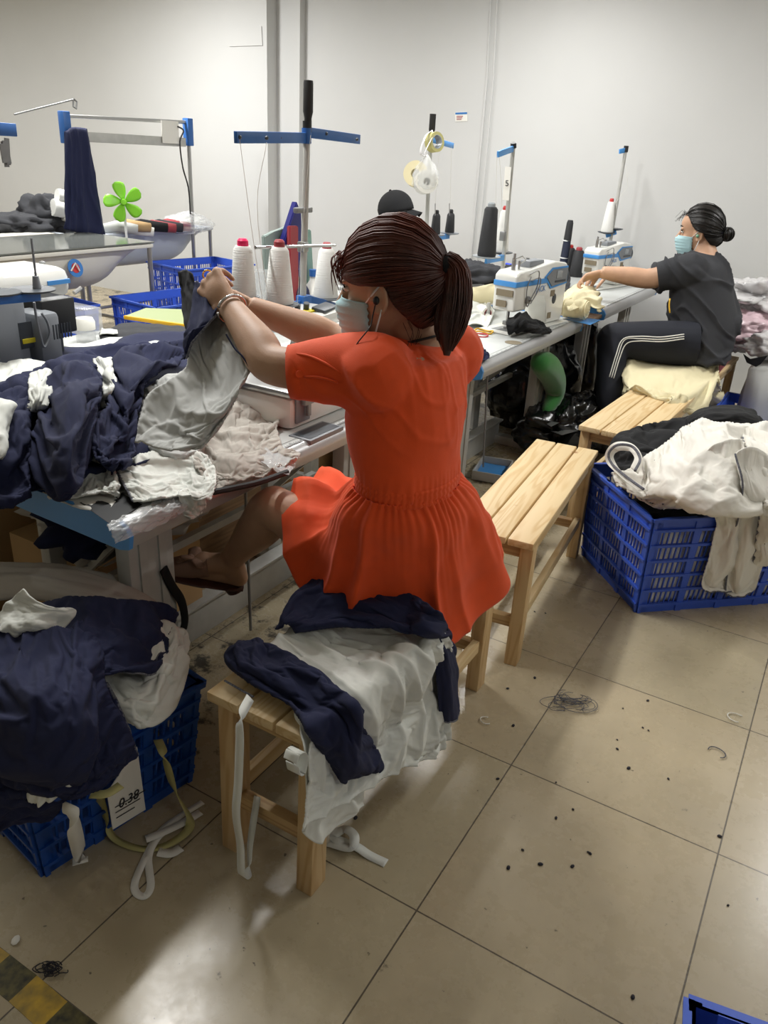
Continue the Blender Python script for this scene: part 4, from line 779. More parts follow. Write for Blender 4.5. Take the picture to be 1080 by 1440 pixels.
# ---- the panel held up by the hands ----
def ds(rows): return [[D(*p) for p in r] for r in rows]
hp = [[(266, 398, 1.88), (274, 396, 1.875), (284, 400, 1.875), (298, 412, 1.87)], [(264, 432, 1.86), (276, 430, 1.84), (294, 432, 1.83), (312, 440, 1.83)], [(264, 475, 1.81), (280, 475, 1.77), (308, 475, 1.755), (334, 482, 1.76)],
 [(266, 515, 1.78), (285, 515, 1.72), (318, 515, 1.70), (352, 518, 1.71)], [(240, 540, 1.76), (270, 550, 1.68), (305, 555, 1.64), (336, 548, 1.66)], [(212, 560, 1.77), (255, 580, 1.68), (290, 585, 1.64), (318, 580, 1.66)], [(200, 590, 1.75), (240, 605, 1.68), (275, 610, 1.65), (302, 605, 1.66)], [(190, 622, 1.72), (225, 632, 1.67), (255, 635, 1.65), (285, 628, 1.66)]]
o = sheet('lifted_jersey', ds(hp), 'grey', seed=41, folds=((88, 2.2, .016, .5), (35, 2.2, .016, .9)), m=110, n=90, curl=.0, sim=.06, fade=lambda U, W: np.clip((U-.12)/.4, 0, 1)); tag(o, 'pale grey jersey panel held up in the raised hands of the woman in orange', 'garment piece')
nv = sheet('navy_strip', ds([[(272, 396, 1.86), (280, 398, 1.855), (292, 402, 1.855)], [(270, 425, 1.835), (285, 425, 1.815), (300, 430, 1.815)], [(266, 460, 1.795), (282, 458, 1.76), (306, 440, 1.785)], [(261, 480, 1.785), (270, 474, 1.755), (288, 460, 1.75)], [(261, 506, 1.765), (264, 494, 1.755), (270, 478, 1.745)]]), 'navy', o, seed=42, folds=((80, 2, .008, .5),), m=50, n=30)
b = MB(); b.tube([D(x, y, 1.735+k) for x, y, k in ((262, 504, .03), (270, 482, .005), (284, 466, .01), (296, 452, .025), (308, 440, .045))], .004, 6, flat=.5); b.build('seam', 'seam', o)
b = MB(); b.tube(cr1([list(D(x, y, k)) for x, y, k in ((318, 470, 1.69), (330, 490, 1.685), (340, 500, 1.675), (350, 515, 1.675))], 10), .002, 6); b.build('dark_edge', 'navy', o)
gs = sheet('grey_facing', ds([[(250, 382, 1.87), (262, 380, 1.87), (272, 386, 1.86)], [(256, 420, 1.87), (264, 420, 1.85), (273, 420, 1.84)], [(262, 470, 1.82), (266, 470, 1.81), (272, 460, 1.80)]]), 'char', o, seed=43, folds=((80, 1, .004, .5),), m=30, n=16)
cloth('pale grey jersey mass lying on the table below the lifted panel', [
 [(205, 545, .86), (235, 525, .90), (262, 520, .92), (275, 540, .90)], [(195, 575, .84), (230, 560, .88), (265, 560, .88), (290, 580, .84)], [(188, 600, .80), (225, 595, .84), (262, 600, .84), (290, 610, .80)], [(188, 630, .765), (220, 640, .78), (255, 645, .78), (285, 635, .77)]], 'grey', seed=44, folds=((20, 3, .018, 1.2), (80, 3, .010, 1)), sim=.10, m=90, n=80, curl=.02)
# ---- draped over the nearest bench ----
def bs(rows): return [[(Z(p[0], p[1], p[2]) if len(p) == 3 else X(p[0], p[1], p[3])) for p in r] for r in rows]
H = .46
cloth('white jersey garment draped over the nearest bench, hanging to the aisle', [
 [(352, 958, .472), (375, 918, .478), (405, 893, .48), (430, 882, .48), (458, 880, .475)],
 [(400, 975, .485), (440, 940, .495), (480, 915, .495), (520, 900, .49), (565, 892, .485)],
 [(440, 1000, .48), (490, 985, .505), (540, 945, .515), (580, 920, .505), (622, 896, .49)],
 [(430, 1060, 0, -.672), (505, 1040, 0, -.665), (555, 1000, 0, -.652), (600, 975, 0, -.65), (630, 935, 0, -.655)],
 [(428, 1110, 0, -.665), (505, 1080, 0, -.65), (560, 1040, 0, -.635), (605, 1020, 0, -.635), (634, 985, 0, -.64)],
 [(422, 1170, 0, -.65), (490, 1130, 0, -.64), (552, 1090, 0, -.63), (606, 1068, 0, -.63), (632, 1035, 0, -.635)]], 'white', fn=bs, seed=51, folds=((86, 8, .020, .9), (60, 4, .012, 1.0)), m=120, n=130, sim=(.07, 1.0), up=.010)
cloth('white jersey tail hanging below the navy sleeve at the bench corner', bs([
 [(415, 1010, .475), (440, 1030, .475), (480, 1045, .47)], [(430, 1055, 0, -.675), (465, 1075, 0, -.668), (510, 1090, 0, -.66)], [(428, 1120, 0, -.668), (465, 1125, 0, -.66), (510, 1130, 0, -.655)], [(422, 1168, 0, -.66), (450, 1182, 0, -.655), (508, 1130, 0, -.652)]]), 'white', fn=lambda r: r, seed=52, folds=((95, 2.2, .014, .5),), m=60, n=50)
cloth('navy jersey sleeve lying diagonally across the near end of the bench', bs([
 [(312, 925, .475), (335, 910, .50), (360, 908, .50), (372, 918, .48)], [(318, 950, .475), (350, 932, .515), (385, 925, .52), (412, 935, .49)], [(355, 978, .475), (395, 958, .52), (435, 950, .53), (468, 975, .50)],
 [(405, 1005, .475), (440, 985, .515), (475, 985, .525), (495, 1005, .50)], [(432, 1040, 0, -.668), (470, 1010, .50), (505, 1020, .50), (522, 1050, 0, -.64)], [(460, 1085, 0, -.655), (490, 1065, 0, -.63), (522, 1065, 0, -.622), (537, 1085, 0, -.635)], [(485, 1122, 0, -.645), (505, 1110, 0, -.628), (525, 1105, 0, -.625), (538, 1100, 0, -.632)]]), 'navy', fn=lambda r: r, seed=53, folds=((80, 2.6, .010, .9), (20, 3, .006, 1)), sim=.04, up=.024, m=110, n=60, curl=.022, seam=('u1',))
b = MB(); b.tube([Z(x, y, .480) for x, y in ((316, 957), (335, 968), (356, 980))], .003, 6, flat=.6); tag(b.build('stitched_edge', 'seam'), 'grey overlocked edge of navy jersey resting on the bench top', 'garment edge')
cloth('navy jersey body draped across the bench behind the white garment', bs([
 [(385, 890, .49), (410, 845, .52), (450, 812, .56), (500, 812, .57), (560, 832, .57), (602, 856, .56)], [(400, 885, .51), (435, 850, .545), (480, 832, .57), (530, 840, .575), (580, 855, .57), (616, 872, .56)], [(410, 890, .50), (455, 868, .535), (520, 866, .55), (575, 876, .555), (618, 890, .54), (638, 905, 0, -.64)], [(415, 898, .49), (470, 890, .505), (525, 892, .51), (575, 895, .51), (620, 912, 0, -.635), (642, 935, 0, -.640)]]), 'navy', fn=lambda r: r, seed=54, folds=((10, 1.8, .008, .9), (85, 2, .004, .8)), sim=.03, up=.014, m=60, n=100, curl=.01)
cloth('navy jersey edge hanging down the bench side behind the white drape', bs([
 [(575, 862, .56), (605, 866, 0, -.67), (626, 885, 0, -.66)], [(600, 890, 0, -.65), (620, 897, 0, -.618), (640, 925, 0, -.64)], [(612, 940, 0, -.635), (632, 945, 0, -.610), (644, 965, 0, -.635)], [(618, 1010, 0, -.635), (634, 1014, 0, -.610), (647, 1000, 0, -.635)]]), 'navy', fn=lambda r: r, seed=55, folds=((90, 1.5, .008, .4),), m=60, n=24, seam=('u1',))
t = ribbon('fabric_tape', [X(352, 988, -.83)+V(0, 0, .012)]+[X(x, y, k) for x, y, k in ((338, 1010, -.80), (337, 1045, -.79), (335, 1100, -.79), (332, 1145, -.79), (338, 1190, -.80), (340, 1230, -.80), (350, 1225, -.815), (352, 1185, -.84), (362, 1120, -.86))], .020, 'white', up=(0, 1, .3), n=60); tag(t, 'white jersey tape hanging in a loop from the near bench end', 'fabric tape')
t = ribbon('fabric_tape', [X(x, y, -.672) for x, y in ((408, 1070), (412, 1058), (420, 1054), (424, 1062), (421, 1082), (414, 1086), (411, 1074))], .030, 'white', up=(0, 1, 0), n=40); tag(t, 'small curled white tape loop at the bench corner', 'fabric tape')
t = ribbon('fabric_tape', [Z(x, y, z) for x, y, z in ((462, 1185, .004), (492, 1192, .02), (498, 1176, .03), (485, 1166, .022), (470, 1178, .01), (500, 1190, .012), (520, 1203, .003), (543, 1214, .002))], .024, 'white', n=60); tag(t, 'white tape curled on the floor under the near bench', 'fabric tape')
# ---- crate heap at lower left ----
cloth('grey jersey sheet spread over the back of the lower left crate', [
 [(-60, 800, .46), (10, 790, .50), (90, 798, .50), (170, 818, .46), (205, 838, .42)], [(-60, 815, .48), (10, 805, .52), (100, 815, .52), (180, 835, .48), (235, 865, .42)], [(-60, 850, .46), (20, 840, .48), (110, 850, .49), (190, 865, .47), (250, 885, .40)]], 'greige', seed=61, folds=((5, 3, .010, .8),), m=40, n=80, curl=.015)
cloth('white jersey spilling down the right side of the lower left crate', [
 [(185, 870, .44), (215, 862, .46), (245, 875, .45), (262, 885, .42)], [(150, 930, .43), (200, 915, .47), (245, 905, .46), (270, 905, .40)], [(140, 960, .42), (190, 960, .45), (240, 945, .43), (262, 935, .38)], [(165, 1000, .39), (200, 1000, .41), (235, 985, .38), (252, 960, .35)], [(185, 1025, .34), (205, 1020, .35), (228, 1000, .34), (245, 975, .33)]], 'white', seed=62, folds=((75, 3, .010, .9), (20, 3, .006, 1)), sim=.08, m=80, n=70, curl=.02)
cloth('navy jersey piece laid across the lower left crate with a cut notch', [
 [(40, 855, .50), (100, 835, .54), (170, 838, .53), (225, 845, .48), (252, 862, .44)], [(30, 890, .52), (100, 880, .56), (170, 872, .54), (225, 870, .49), (250, 868, .44)], [(60, 930, .50), (120, 920, .53), (180, 915, .51), (225, 905, .47), (240, 890, .45)], [(130, 955, .47), (160, 945, .49), (195, 945, .48), (222, 942, .46), (232, 915, .45)]], 'navy', seed=63, folds=((15, 3, .008, .9), (75, 3, .006, .8)), sim=.05, m=70, n=90, curl=.012, seam=('u1',))
cloth('pointed white jersey corner standing up out of the lower left heap', [
 [(-15, 880, .52), (10, 850, .57), (32, 828, .62)], [(0, 888, .54), (35, 862, .58), (62, 850, .60)], [(20, 890, .54), (50, 878, .57), (106, 858, .57)], [(50, 892, .53), (70, 893, .54), (78, 893, .53)]], 'white', seed=64, folds=((50, 1.4, .006, .7),), m=50, n=50)
cloth('large navy jersey heap hanging over the front of the lower left crate', [
 [(-60, 880, .50), (0, 872, .53), (50, 890, .54), (95, 885, .55), (120, 870, .54)], [(-60, 930, .52), (0, 925, .56), (50, 930, .58), (100, 925, .57), (135, 915, .52)], [(-60, 990, .48), (0, 990, .54), (60, 985, .56), (110, 980, .54), (150, 970, .48)], [(-60, 1060, .42), (0, 1050, .47), (60, 1045, .49), (120, 1040, .47), (170, 1010, .42)], [(-60, 1100, .36), (0, 1085, .39), (60, 1085, .41), (120, 1085, .39), (185, 1050, .36)], [(-50, 1140, .30), (0, 1125, .32), (55, 1115, .34), (110, 1120, .33), (165, 1090, .32)]], 'navy', seed=65, folds=((60, 3.5, .018, .9), (110, 3, .012, 1.1)), sim=.08, m=110, n=110, curl=.0)
cloth('navy jersey tail with pleats beside the kraft label', [
 [(90, 960, .48), (125, 940, .50), (150, 960, .47)], [(100, 1030, .43), (140, 1010, .44), (175, 1010, .40)], [(105, 1085, .37), (145, 1070, .38), (185, 1045, .35)], [(100, 1112, .32), (145, 1100, .33), (190, 1062, .32)]], 'navy', seed=66, folds=((92, 4, .012, .5),), sim=.05, m=70, n=60, seam=('v1',))
cloth('white jersey scrap poking out below the navy heap at left', [
 [(22, 1088, .36), (60, 1080, .39), (88, 1070, .39)], [(35, 1110, .35), (68, 1100, .38), (95, 1085, .37)], [(50, 1132, .31), (75, 1122, .33), (113, 1095, .33)]], 'white', seed=67, folds=((80, 4, .008, .6),), m=40, n=50)
cloth('narrow white jersey leaf standing in the navy heap', [[(92, 1100, .36), (90, 1050, .42), (95, 1038, .43)], [(98, 1105, .37), (100, 1065, .42), (102, 1045, .43)], [(98, 1108, .36), (113, 1085, .39), (112, 1075, .40)]], 'white', seed=68, folds=((80, 1, .004, .6),), m=24, n=24)
cloth('white jersey corner at the far left of the lower heap', [[(-20, 1075, .37), (5, 1078, .37), (22, 1080, .36)], [(-20, 1095, .35), (0, 1098, .35), (14, 1090, .35)]], 'white', seed=69, folds=((80, 1, .004, .6),), m=24, n=24)
cloth('dark navy drape covering the crate corner at bottom left', [[(-60, 1100, .33), (0, 1110, .34), (50, 1125, .32), (95, 1120, .32)], [(-60, 1150, .28), (-10, 1150, .28), (25, 1140, .29), (75, 1150, .26)], [(-60, 1190, .22), (-20, 1180, .22), (5, 1165, .25), (40, 1150, .26)]], 'navy', seed=70, folds=((70, 3, .01, .6),), m=40, n=50)
# tape and labels by the lower left crate
t = ribbon('fabric_tape', [X(222, 1040, -1.13)]+[Z(x, y, z) for x, y, z in ((232, 1065, .22), (245, 1110, .10), (266, 1150, .02), (262, 1170, .01), (230, 1190, .004), (195, 1193, .004), (160, 1178, .012), (148, 1150, .06), (140, 1120, .16))], .022, 'kraft', up=(0, .3, 1), n=70); tag(t, 'greenish cotton tape looping from the lower left crate to the floor', 'fabric tape')
t = ribbon('fabric_tape', [Z(x, y, .30) for x, y in ((127, 1117), (150, 1116), (170, 1104))], .022, 'kraft', n=14); tag(t, 'short greenish tape end lying against the kraft label', 'fabric tape')
t = ribbon('fabric_tape', [Z(x, y, z) for x, y, z in ((285, 1128, .002), (250, 1150, .004), (225, 1170, .008), (205, 1205, .006), (190, 1240, .003), (192, 1256, .003), (204, 1260, .003), (212, 1245, .003), (209, 1205, .006), (222, 1178, .01), (240, 1165, .01))], .017, 'paper', n=80); tag(t, 'white looped tape on the floor between crate and near bench', 'fabric tape')
t = ribbon('care_label', [Z(x, y, z) for x, y, z in ((205, 1180, .012), (225, 1172, .014), (255, 1158, .008), (282, 1142, .004))], .022, 'paper', n=20); tag(t, 'white printed label strip lying on the floor by the loop of tape', 'label')
t = ribbon('care_label', [Z(x, y, z) for x, y, z in ((222, 1198, .006), (240, 1200, .004), (255, 1192, .003))], .024, 'paper', n=20); tag(t, 'small white label on the floor inside the greenish tape loop', 'label')
t = ribbon('care_label', [Z(98, 1130, .31), Z(103, 1160, .25), X(112, 1200, -1.16), X(113, 1215, -1.15)], .034, 'paper', up=(0, -.3, 1), n=30); tag(t, 'white care label hanging on the front of the lower left crate', 'label')
# kraft label on crate side
a = [X(x, y, -1.135) for x, y in ((150, 1115), (192, 1050), (204, 1138), (158, 1166))]
c = thing('card_label', 'grey-white card with handwriting fixed to the lower left crate', 'label', a[3]); MB().prism(a, (.002, 0, 0)).build('card', 'paper', c)
ey = (a[2]-a[3]).normalized(); text('0.38', .035, basis(a[0].lerp(a[2], .55)+V(.004, 0, .012), ey, (0, 0, 1)), 'txt', c, 'handwriting')
b = MB()
for k in range(3): p = a[3].lerp(a[2], .12)+V(.0035, 0, .06-.016*k); b.bar(p, p+ey*.09*(1-.2*k), .001, .002)
b.build('printed_lines', 'txt', c)
# ---- heap of white garments on the right crate ----
cloth('black garment lining the top of the blue crate at left of the white heap', [
 [(850, 640, .44), (870, 612, .50), (930, 590, .53), (1000, 580, .53), (1070, 580, .50)], [(862, 655, .46), (900, 625, .54), (950, 605, .56), (1010, 598, .56), (1080, 598, .53)], [(880, 680, .44), (920, 655, .52), (960, 640, .54), (1010, 630, .54), (1090, 630, .50)]], 'blk', seed=71, folds=((20, 3, .012, .9),), sim=.08, m=50, n=80, curl=.02)
cloth('black hooded garment piece behind the white heap in the blue crate', [
 [(960, 590, .52), (985, 574, .56), (1030, 570, .57), (1066, 578, .54)], [(965, 598, .54), (990, 582, .60), (1035, 580, .61), (1072, 590, .56)], [(975, 606, .53), (1000, 598, .57), (1040, 598, .57), (1078, 604, .53)]], 'blk', seed=72, folds=((15, 3, .010, .9),), m=40, n=60, curl=.025)
cloth('white garment with grey stitched hems spread over the right crate', [
 [(862, 668, .46), (900, 650, .52), (950, 612, .58), (985, 592, .60), (1030, 598, .60), (1100, 600, .57)], [(868, 678, .46), (915, 665, .54), (960, 640, .62), (1000, 620, .66), (1050, 615, .64), (1120, 618, .58)], [(875, 685, .45), (925, 680, .51), (975, 665, .60), (1020, 650, .64), (1070, 645, .60), (1130, 650, .54)], [(900, 700, .44), (940, 700, .46), (985, 695, .53), (1030, 690, .56), (1080, 690, .52), (1130, 690, .47)], [(915, 708, .425), (950, 708, .43), (985, 712, .45), (1030, 715, .47), (1080, 715, .45), (1130, 712, .43)]], 'off', seed=73, folds=((15, 4, .02, .9), (60, 4, .014, 1.2)), sim=(.12, .9), m=110, n=120, curl=.0, seam=('u1', 'v0'))
n_ = Vector((math.sin(a1), -math.cos(a1), 0)) # outward from the crate's near face
def face(x, y, off=0):
    p0 = g+n_*(.0+off); d = ray(x, y); t = (p0-EYE).dot(n_)/d.dot(n_); return EYE+d*t
cloth('long white sleeve hanging down the front of the right crate', [
 [Z(985, 640, .62), Z(1010, 625, .66), Z(1040, 620, .66)], [Z(985, 670, .54), Z(1020, 660, .60), Z(1050, 655, .60)], [Z(1000, 715, .46), Z(1030, 700, .50), Z(1062, 700, .48)],
 [face(1008, 740, .035), face(1030, 735, .08), face(1052, 735, .05)], [face(998, 780, .035), face(1025, 780, .07), face(1052, 780, .04)], [face(987, 815, .03), face(1010, 820, .055), face(1032, 822, .03)], [face(990, 827, .03), face(1008, 829, .04), face(1025, 828, .03)]], 'off', fn=lambda r: r, seed=74, folds=((90, 1.3, .010, .4), (75, 3, .005, .8)), sim=.05, m=90, n=50, curl=.02, seam=('u1',))
cloth('second white sleeve hanging at the crate front, nearest the right edge', [
 [Z(1030, 640, .64), Z(1050, 630, .66), Z(1075, 640, .62)], [Z(1040, 690, .54), Z(1065, 690, .54), Z(1090, 700, .50)], [face(1035, 740, .05), face(1060, 735, .09), face(1085, 740, .05)], [face(1028, 790, .04), face(1048, 790, .08), face(1068, 785, .04)], [face(1022, 825, .03), face(1040, 828, .06), face(1058, 822, .03)], [face(1025, 832, .03), face(1038, 834, .04), face(1052, 830, .03)]], 'off', fn=lambda r: r, seed=75, folds=((90, 1.3, .010, .4),), sim=.05, m=80, n=50, curl=.02, seam=('v0', 'u1'))
cloth('white garment flap at the right edge with a black lining strip', [
 [Z(1040, 600, .60), Z(1070, 592, .62), Z(1120, 595, .58)], [Z(1055, 640, .60), Z(1085, 640, .62), Z(1130, 640, .58)], [Z(1066, 690, .52), Z(1090, 690, .54), Z(1130, 690, .50)], [Z(1070, 722, .46), Z(1095, 722, .47), Z(1130, 722, .46)], [face(1060, 800, .05), face(1090, 800, .06), face(1120, 800, .05)]], 'off', fn=lambda r: r, seed=76, folds=((85, 2.4, .014, .6),), sim=.08, m=70, n=50, curl=.015, seam=('v0',))
t = ribbon('hem_loop', [Z(x, y, z) for x, y, z in ((905, 690, .50), (880, 672, .50), (862, 655, .50), (857, 640, .53), (868, 628, .57), (888, 630, .57), (898, 645, .55), (892, 662, .53))], .035, 'off', up=(.5, -.5, .6), n=50); tag(t, 'rolled white neckline with grey stitching standing at the crate\'s left corner', 'garment neckline')
t2_ = MB(); P = cr1([list(Z(x, y, z)) for x, y, z in ((905, 688, .512), (880, 670, .515), (861, 653, .518), (856, 638, .548), (868, 626, .588), (889, 628, .588), (900, 645, .568), (893, 662, .545))], 50); t2_.tube(P, .005, 6); t2_.build('seam', 'seam', t)
for k, pts in enumerate((((905, 700, .43), (925, 690, .46), (945, 700, .45), (965, 710, .44), (995, 705, .45), (1000, 716, .43)), ((930, 712, .43), (950, 700, .45), (975, 703, .46), (990, 712, .44), (1005, 708, .45), (1030, 718, .43)), ((895, 692, .44), (905, 680, .46), (925, 688, .46), (935, 700, .44)))):
    t = ribbon('rolled_hem', [Z(*p) for p in pts], .03, 'off', up=(.3, -.7, .4), n=50, solid=.003); tag(t, ['long curling white hem over the crate rim, below the heap', 'white hem curl with grey stitching resting along the crate rim', 'short white hem curl at the crate\'s left corner'][k], 'garment hem')
    q = MB(); q.tube(cr1([list(Z(p[0], p[1], p[2])+V(.003, -.006, .012)) for p in pts], 50), .0045, 6); q.build('seam', 'seam', t)
# garments inside the right crate
T_c = WM[crR.name]
for k in range(3):
    rows = [[T_c @ Vector((x, y, .04+.10*k+.03*mn.noise(Vector((x*6, y*6, k))))) for x in np.linspace(.03, .63, 5)] for y in np.linspace(.02, .44, 5)]
    o = sheet('folded_garments', rows, ['off', 'off', 'blk'][k] if k != 1 else 'off', seed=80+k, folds=((88, 5, .03, .6), (0, 4, .02, .8)), m=50, n=60, solid=.004); tag(o, ['bottom layer of white garments seen through the right crate', 'middle layer of white garments seen through the right crate', 'black layer seen through the slots of the right crate'][k], 'garment')
b = MB(); t_w = [[T_c @ Vector((x, .012+.01*math.sin(x*60+z*20), z)) for x in np.linspace(.02, .63, 60)] for z in np.linspace(.03, .36, 14)]; b.grid([[list(p) for p in r] for r in t_w]); o = b.build('folded_garments', 'off', sharp=0, solid=.003); tag(o, 'white garment fabric pressed against the front slots of the right crate', 'garment')
b = MB(); t_w = [[T_c @ Vector((.012+.01*math.sin(y*60+z*20), y, z)) for y in np.linspace(.02, .44, 50)] for z in np.linspace(.03, .36, 14)]; b.grid([[list(p) for p in r] for r in t_w]); o = b.build('folded_garments', 'off', sharp=0, solid=.003); tag(o, 'grey-white fabric pressed against the left side of the right crate', 'garment')
# ---- cream cloth over the long bench ----
cloth('cream cotton cloth draped over the long pine bench', bs([
 [(862, 530, .40), (890, 505, .50), (930, 498, .52), (975, 505, .52), (1005, 520, .48)], [(868, 548, .36), (890, 520, .49), (935, 515, .51), (985, 525, .50), (1012, 545, .44)], [(875, 560, .34), (898, 540, .475), (935, 545, .485), (975, 555, .50), (1015, 565, 0, -.565)], [(890, 550, .47), (915, 550, .485), (945, 558, .49), (968, 570, 0, -.60), (1016, 575, 0, -.575)], [(905, 548, .47), (925, 553, .472), (965, 562, .47), (965, 585, 0, -.60), (1014, 582, 0, -.575)]]), 'cream', cat='cloth', name='draped_cloth', fn=lambda r: r, seed=91, folds=((30, 3, .02, .9), (100, 3, .012, 1)), sim=(.08, 1.2), up=.02, m=70, n=90, curl=.0)
# ---- rolls of cream cloth and dark cloth on the tables ----
def roll(p0, p1, r, label, m_='cream'):
    p0, p1 = Vector(p0), Vector(p1); ax = (p1-p0).normalized(); a, b_ = frame_of(ax); P = []
    for i in range(34):
        u = i/33; e = 1-.35*max(0, (abs(2*u-1)-.85)/.15)**2
        P.append([list(p0+(p1-p0)*u+(a*math.cos(t)+b_*math.sin(t)*.78)*r*e*(1+.05*math.sin(t*3+u*5)+.10*vnoise(np.array([u*5, t*1.2+3, r*50])))) for t in np.linspace(0, 2*PI, 40, endpoint=False)])
    b = MB(); b.grid(P, cv=True); t = thing('cloth_roll', label, 'cloth roll', p0.lerp(p1, .5)); b.build('rolled_cloth', m_, t, sharp=0)
    for p, s in ((p0, -1), (p1, 1)):
        b = MB(); b.tube([p+(a*math.cos(k*.5)+b_*math.sin(k*.5)*.78)*r*.97*(1-k/70)+ax*s*(.004+.012*(k/62)) for k in range(62)], .0042, 5); b.build('rolled_end', m_, t, sharp=0)
        MB().lathe([(0, -.02), (r*.86, -.02), (r*.86, 0), (0, .004)], p, ax*s, 24).build('end_core', m_, t)
    return t
roll(Z(650, 418, .82), Z(705, 412, .82), .062, 'rolled cream cloth on the facing table left of the near white machine')
roll(Z(795, 432, .80), Z(824, 436, .80), .06, 'rolled cream cloth between the two far machines, by the woman\'s hand')
cloth('crumpled cream cotton edge under the hand of the charcoal woman', [[(792, 415, .80), (810, 400, .84), (835, 408, .84), (840, 420, .80)], [(795, 425, .82), (815, 415, .86), (838, 420, .84), (845, 432, .78)], [(800, 440, .80), (822, 430, .82), (836, 436, .80), (842, 440, .77)]], 'cream', cat='cloth', name='cream_cloth', seed=93, folds=((40, 5, .018, 1),), m=50, n=50)
cloth('cream cotton piece bunched behind the near white machine', [[(690, 395, .80), (720, 385, .84), (750, 388, .82), (760, 400, .78)], [(690, 410, .82), (720, 400, .86), (750, 402, .84), (765, 415, .78)]], 'cream', cat='cloth', name='cream_cloth', seed=94, folds=((40, 4, .014, 1),), m=40, n=50)
cloth('dark charcoal garments piled on the facing table behind the ponytail', [[(632, 385, .80), (655, 372, .84), (690, 378, .82), (740, 380, .80), (790, 392, .76)], [(632, 392, .84), (655, 382, .88), (690, 388, .86), (745, 388, .82), (800, 398, .77)], [(634, 412, .78), (660, 400, .82), (700, 402, .80), (750, 402, .78), (800, 408, .75)]], 'char', seed=95, folds=((30, 5, .03, 1.1), (100, 4, .02, 1)), m=60, n=110)
b = MB(); b.tube([Z(712, 371, .86), Z(735, 376, .85), Z(775, 381, .84)], .02, 8, flat=.4); tag(b.build('blue_wrapper', mat('cobalt_film', '#2440c8', .3)), 'bright blue wrapper lying along the dark garments by the wall side', 'wrapper')
# black scrap under the needle of machine 2 and dark scraps by the ponytail
cloth('crumpled black fabric scrap under the needle of the near white machine', [[(715, 450, .80), (735, 440, .82), (750, 450, .79), (768, 462, .76)], [(712, 458, .80), (735, 452, .82), (755, 458, .79), (775, 466, .755)], [(715, 466, .76), (735, 466, .77), (755, 470, .76), (772, 470, .745)]], 'blk', seed=96, folds=((60, 5, .016, 1.2),), m=50, n=60)
cloth('crumpled dark scrap on the table just right of the ponytail', [[(640, 480, .78), (655, 470, .82), (668, 480, .79), (680, 500, .75)], [(640, 490, .80), (655, 485, .82), (670, 492, .78), (686, 503, .75)], [(642, 505, .76), (658, 503, .77), (670, 506, .76), (684, 508, .745)]], 'navy', seed=97, folds=((60, 4, .016, 1.2),), m=50, n=50)
cloth('white fabric pieces spread on the table behind the ponytail', [[(630, 430, .78), (650, 415, .80), (680, 425, .78), (695, 440, .76)], [(630, 445, .78), (655, 435, .80), (675, 440, .77), (690, 452, .75)], [(632, 462, .75), (655, 458, .76), (672, 458, .75), (685, 462, .745)]], 'white', seed=98, folds=((20, 4, .014, 1.2),), m=50, n=50)
cloth('white fabric bunched on the facing table beside the right thread cone', [[(440, 452, .80), (480, 440, .84), (520, 440, .82), (550, 450, .80)], [(440, 470, .80), (480, 460, .84), (520, 458, .82), (560, 470, .80)]], 'off', seed=99, folds=((20, 4, .014, 1.2),), m=40, n=50)
# ---- clothes and rubbish further off ----
nvx = -4.86
o = sheet('navy_trousers', [[X(x, y, nvx) for x, y in r] for r in (((93, 185), (105, 179), (125, 181)), ((92, 240), (108, 238), (134, 240)), ((92, 290), (112, 288), (142, 290)), ((91, 322), (115, 328), (150, 330)))], 'navy', seed=101, folds=((90, 3, .03, .4), (80, 5, .012, .5)), m=60, n=50, curl=.02); tag(o, 'long navy fabric hung over the bar of the far hanging frame', 'garment')
for k, (x, y, z, rx, rz, m_, l) in enumerate(((30, 318, 1.0, .24, .10, 'char', 'dark grey garments heaped at the left behind the near trough'), (62, 300, 1.06, .18, .14, 'char', 'grey garments at the top of the left heap'), (8, 325, .98, .2, .08, 'blk', 'black garments at the far left edge of the heap'), (85, 318, 1.0, .14, .11, 'char', 'charcoal bundle under the hanging navy fabric'), (48, 325, .97, .12, .06, 'white', 'small white bundle low in the left heap'))):
    c = X(x, y, -5.4); P = []
    for i in range(24):
        th = PI*i/23; P.append([list(c+V(rx*math.sin(th)*math.cos(p)*.8, rx*math.sin(th)*math.sin(p), rz*math.cos(th))*(1+.22*float(fbm(np.array([math.sin(th)*math.cos(p)*2.5+k*5, math.sin(th)*math.sin(p)*2.5, math.cos(th)*2.5]), 3)))) for p in np.linspace(0, 2*PI, 40, endpoint=False)])
    for r in P:
        pass
    b = MB(); b.grid(P, cv=True); tag(b.build('garment_bundle', m_, sharp=0), l, 'garment bundle')
for k, (x, y, r) in enumerate(((88, 275, .05), (82, 291, .06), (96, 300, .05))):
    c = X(x, y, -5.25); t = thing('thread_cone', ['topmost white cone on the left heap', 'ribbed white cone in the middle of the left heap', 'lowest white cone behind the navy fabric'][k], 'thread cone', c, 0, 'white cones on the heap')
    b = MB().lathe([(0, 0), (r, .0), (r*1.05, .02), (r, .04), (r*1.03, .06), (r*.97, .08), (r, .1), (r*.9, .13), (0, .13)], c-V(0, .05, 0), (.3, 1, -.2), 24); b.build('winding', 'thread', t)
b = MB().bb((-5.9, 2.2, 0), (-5.1, 3.95, .84)); tag(b.build('storage_chest', 'tub'), 'pale chest behind the near trough carrying the garment heap', 'chest')
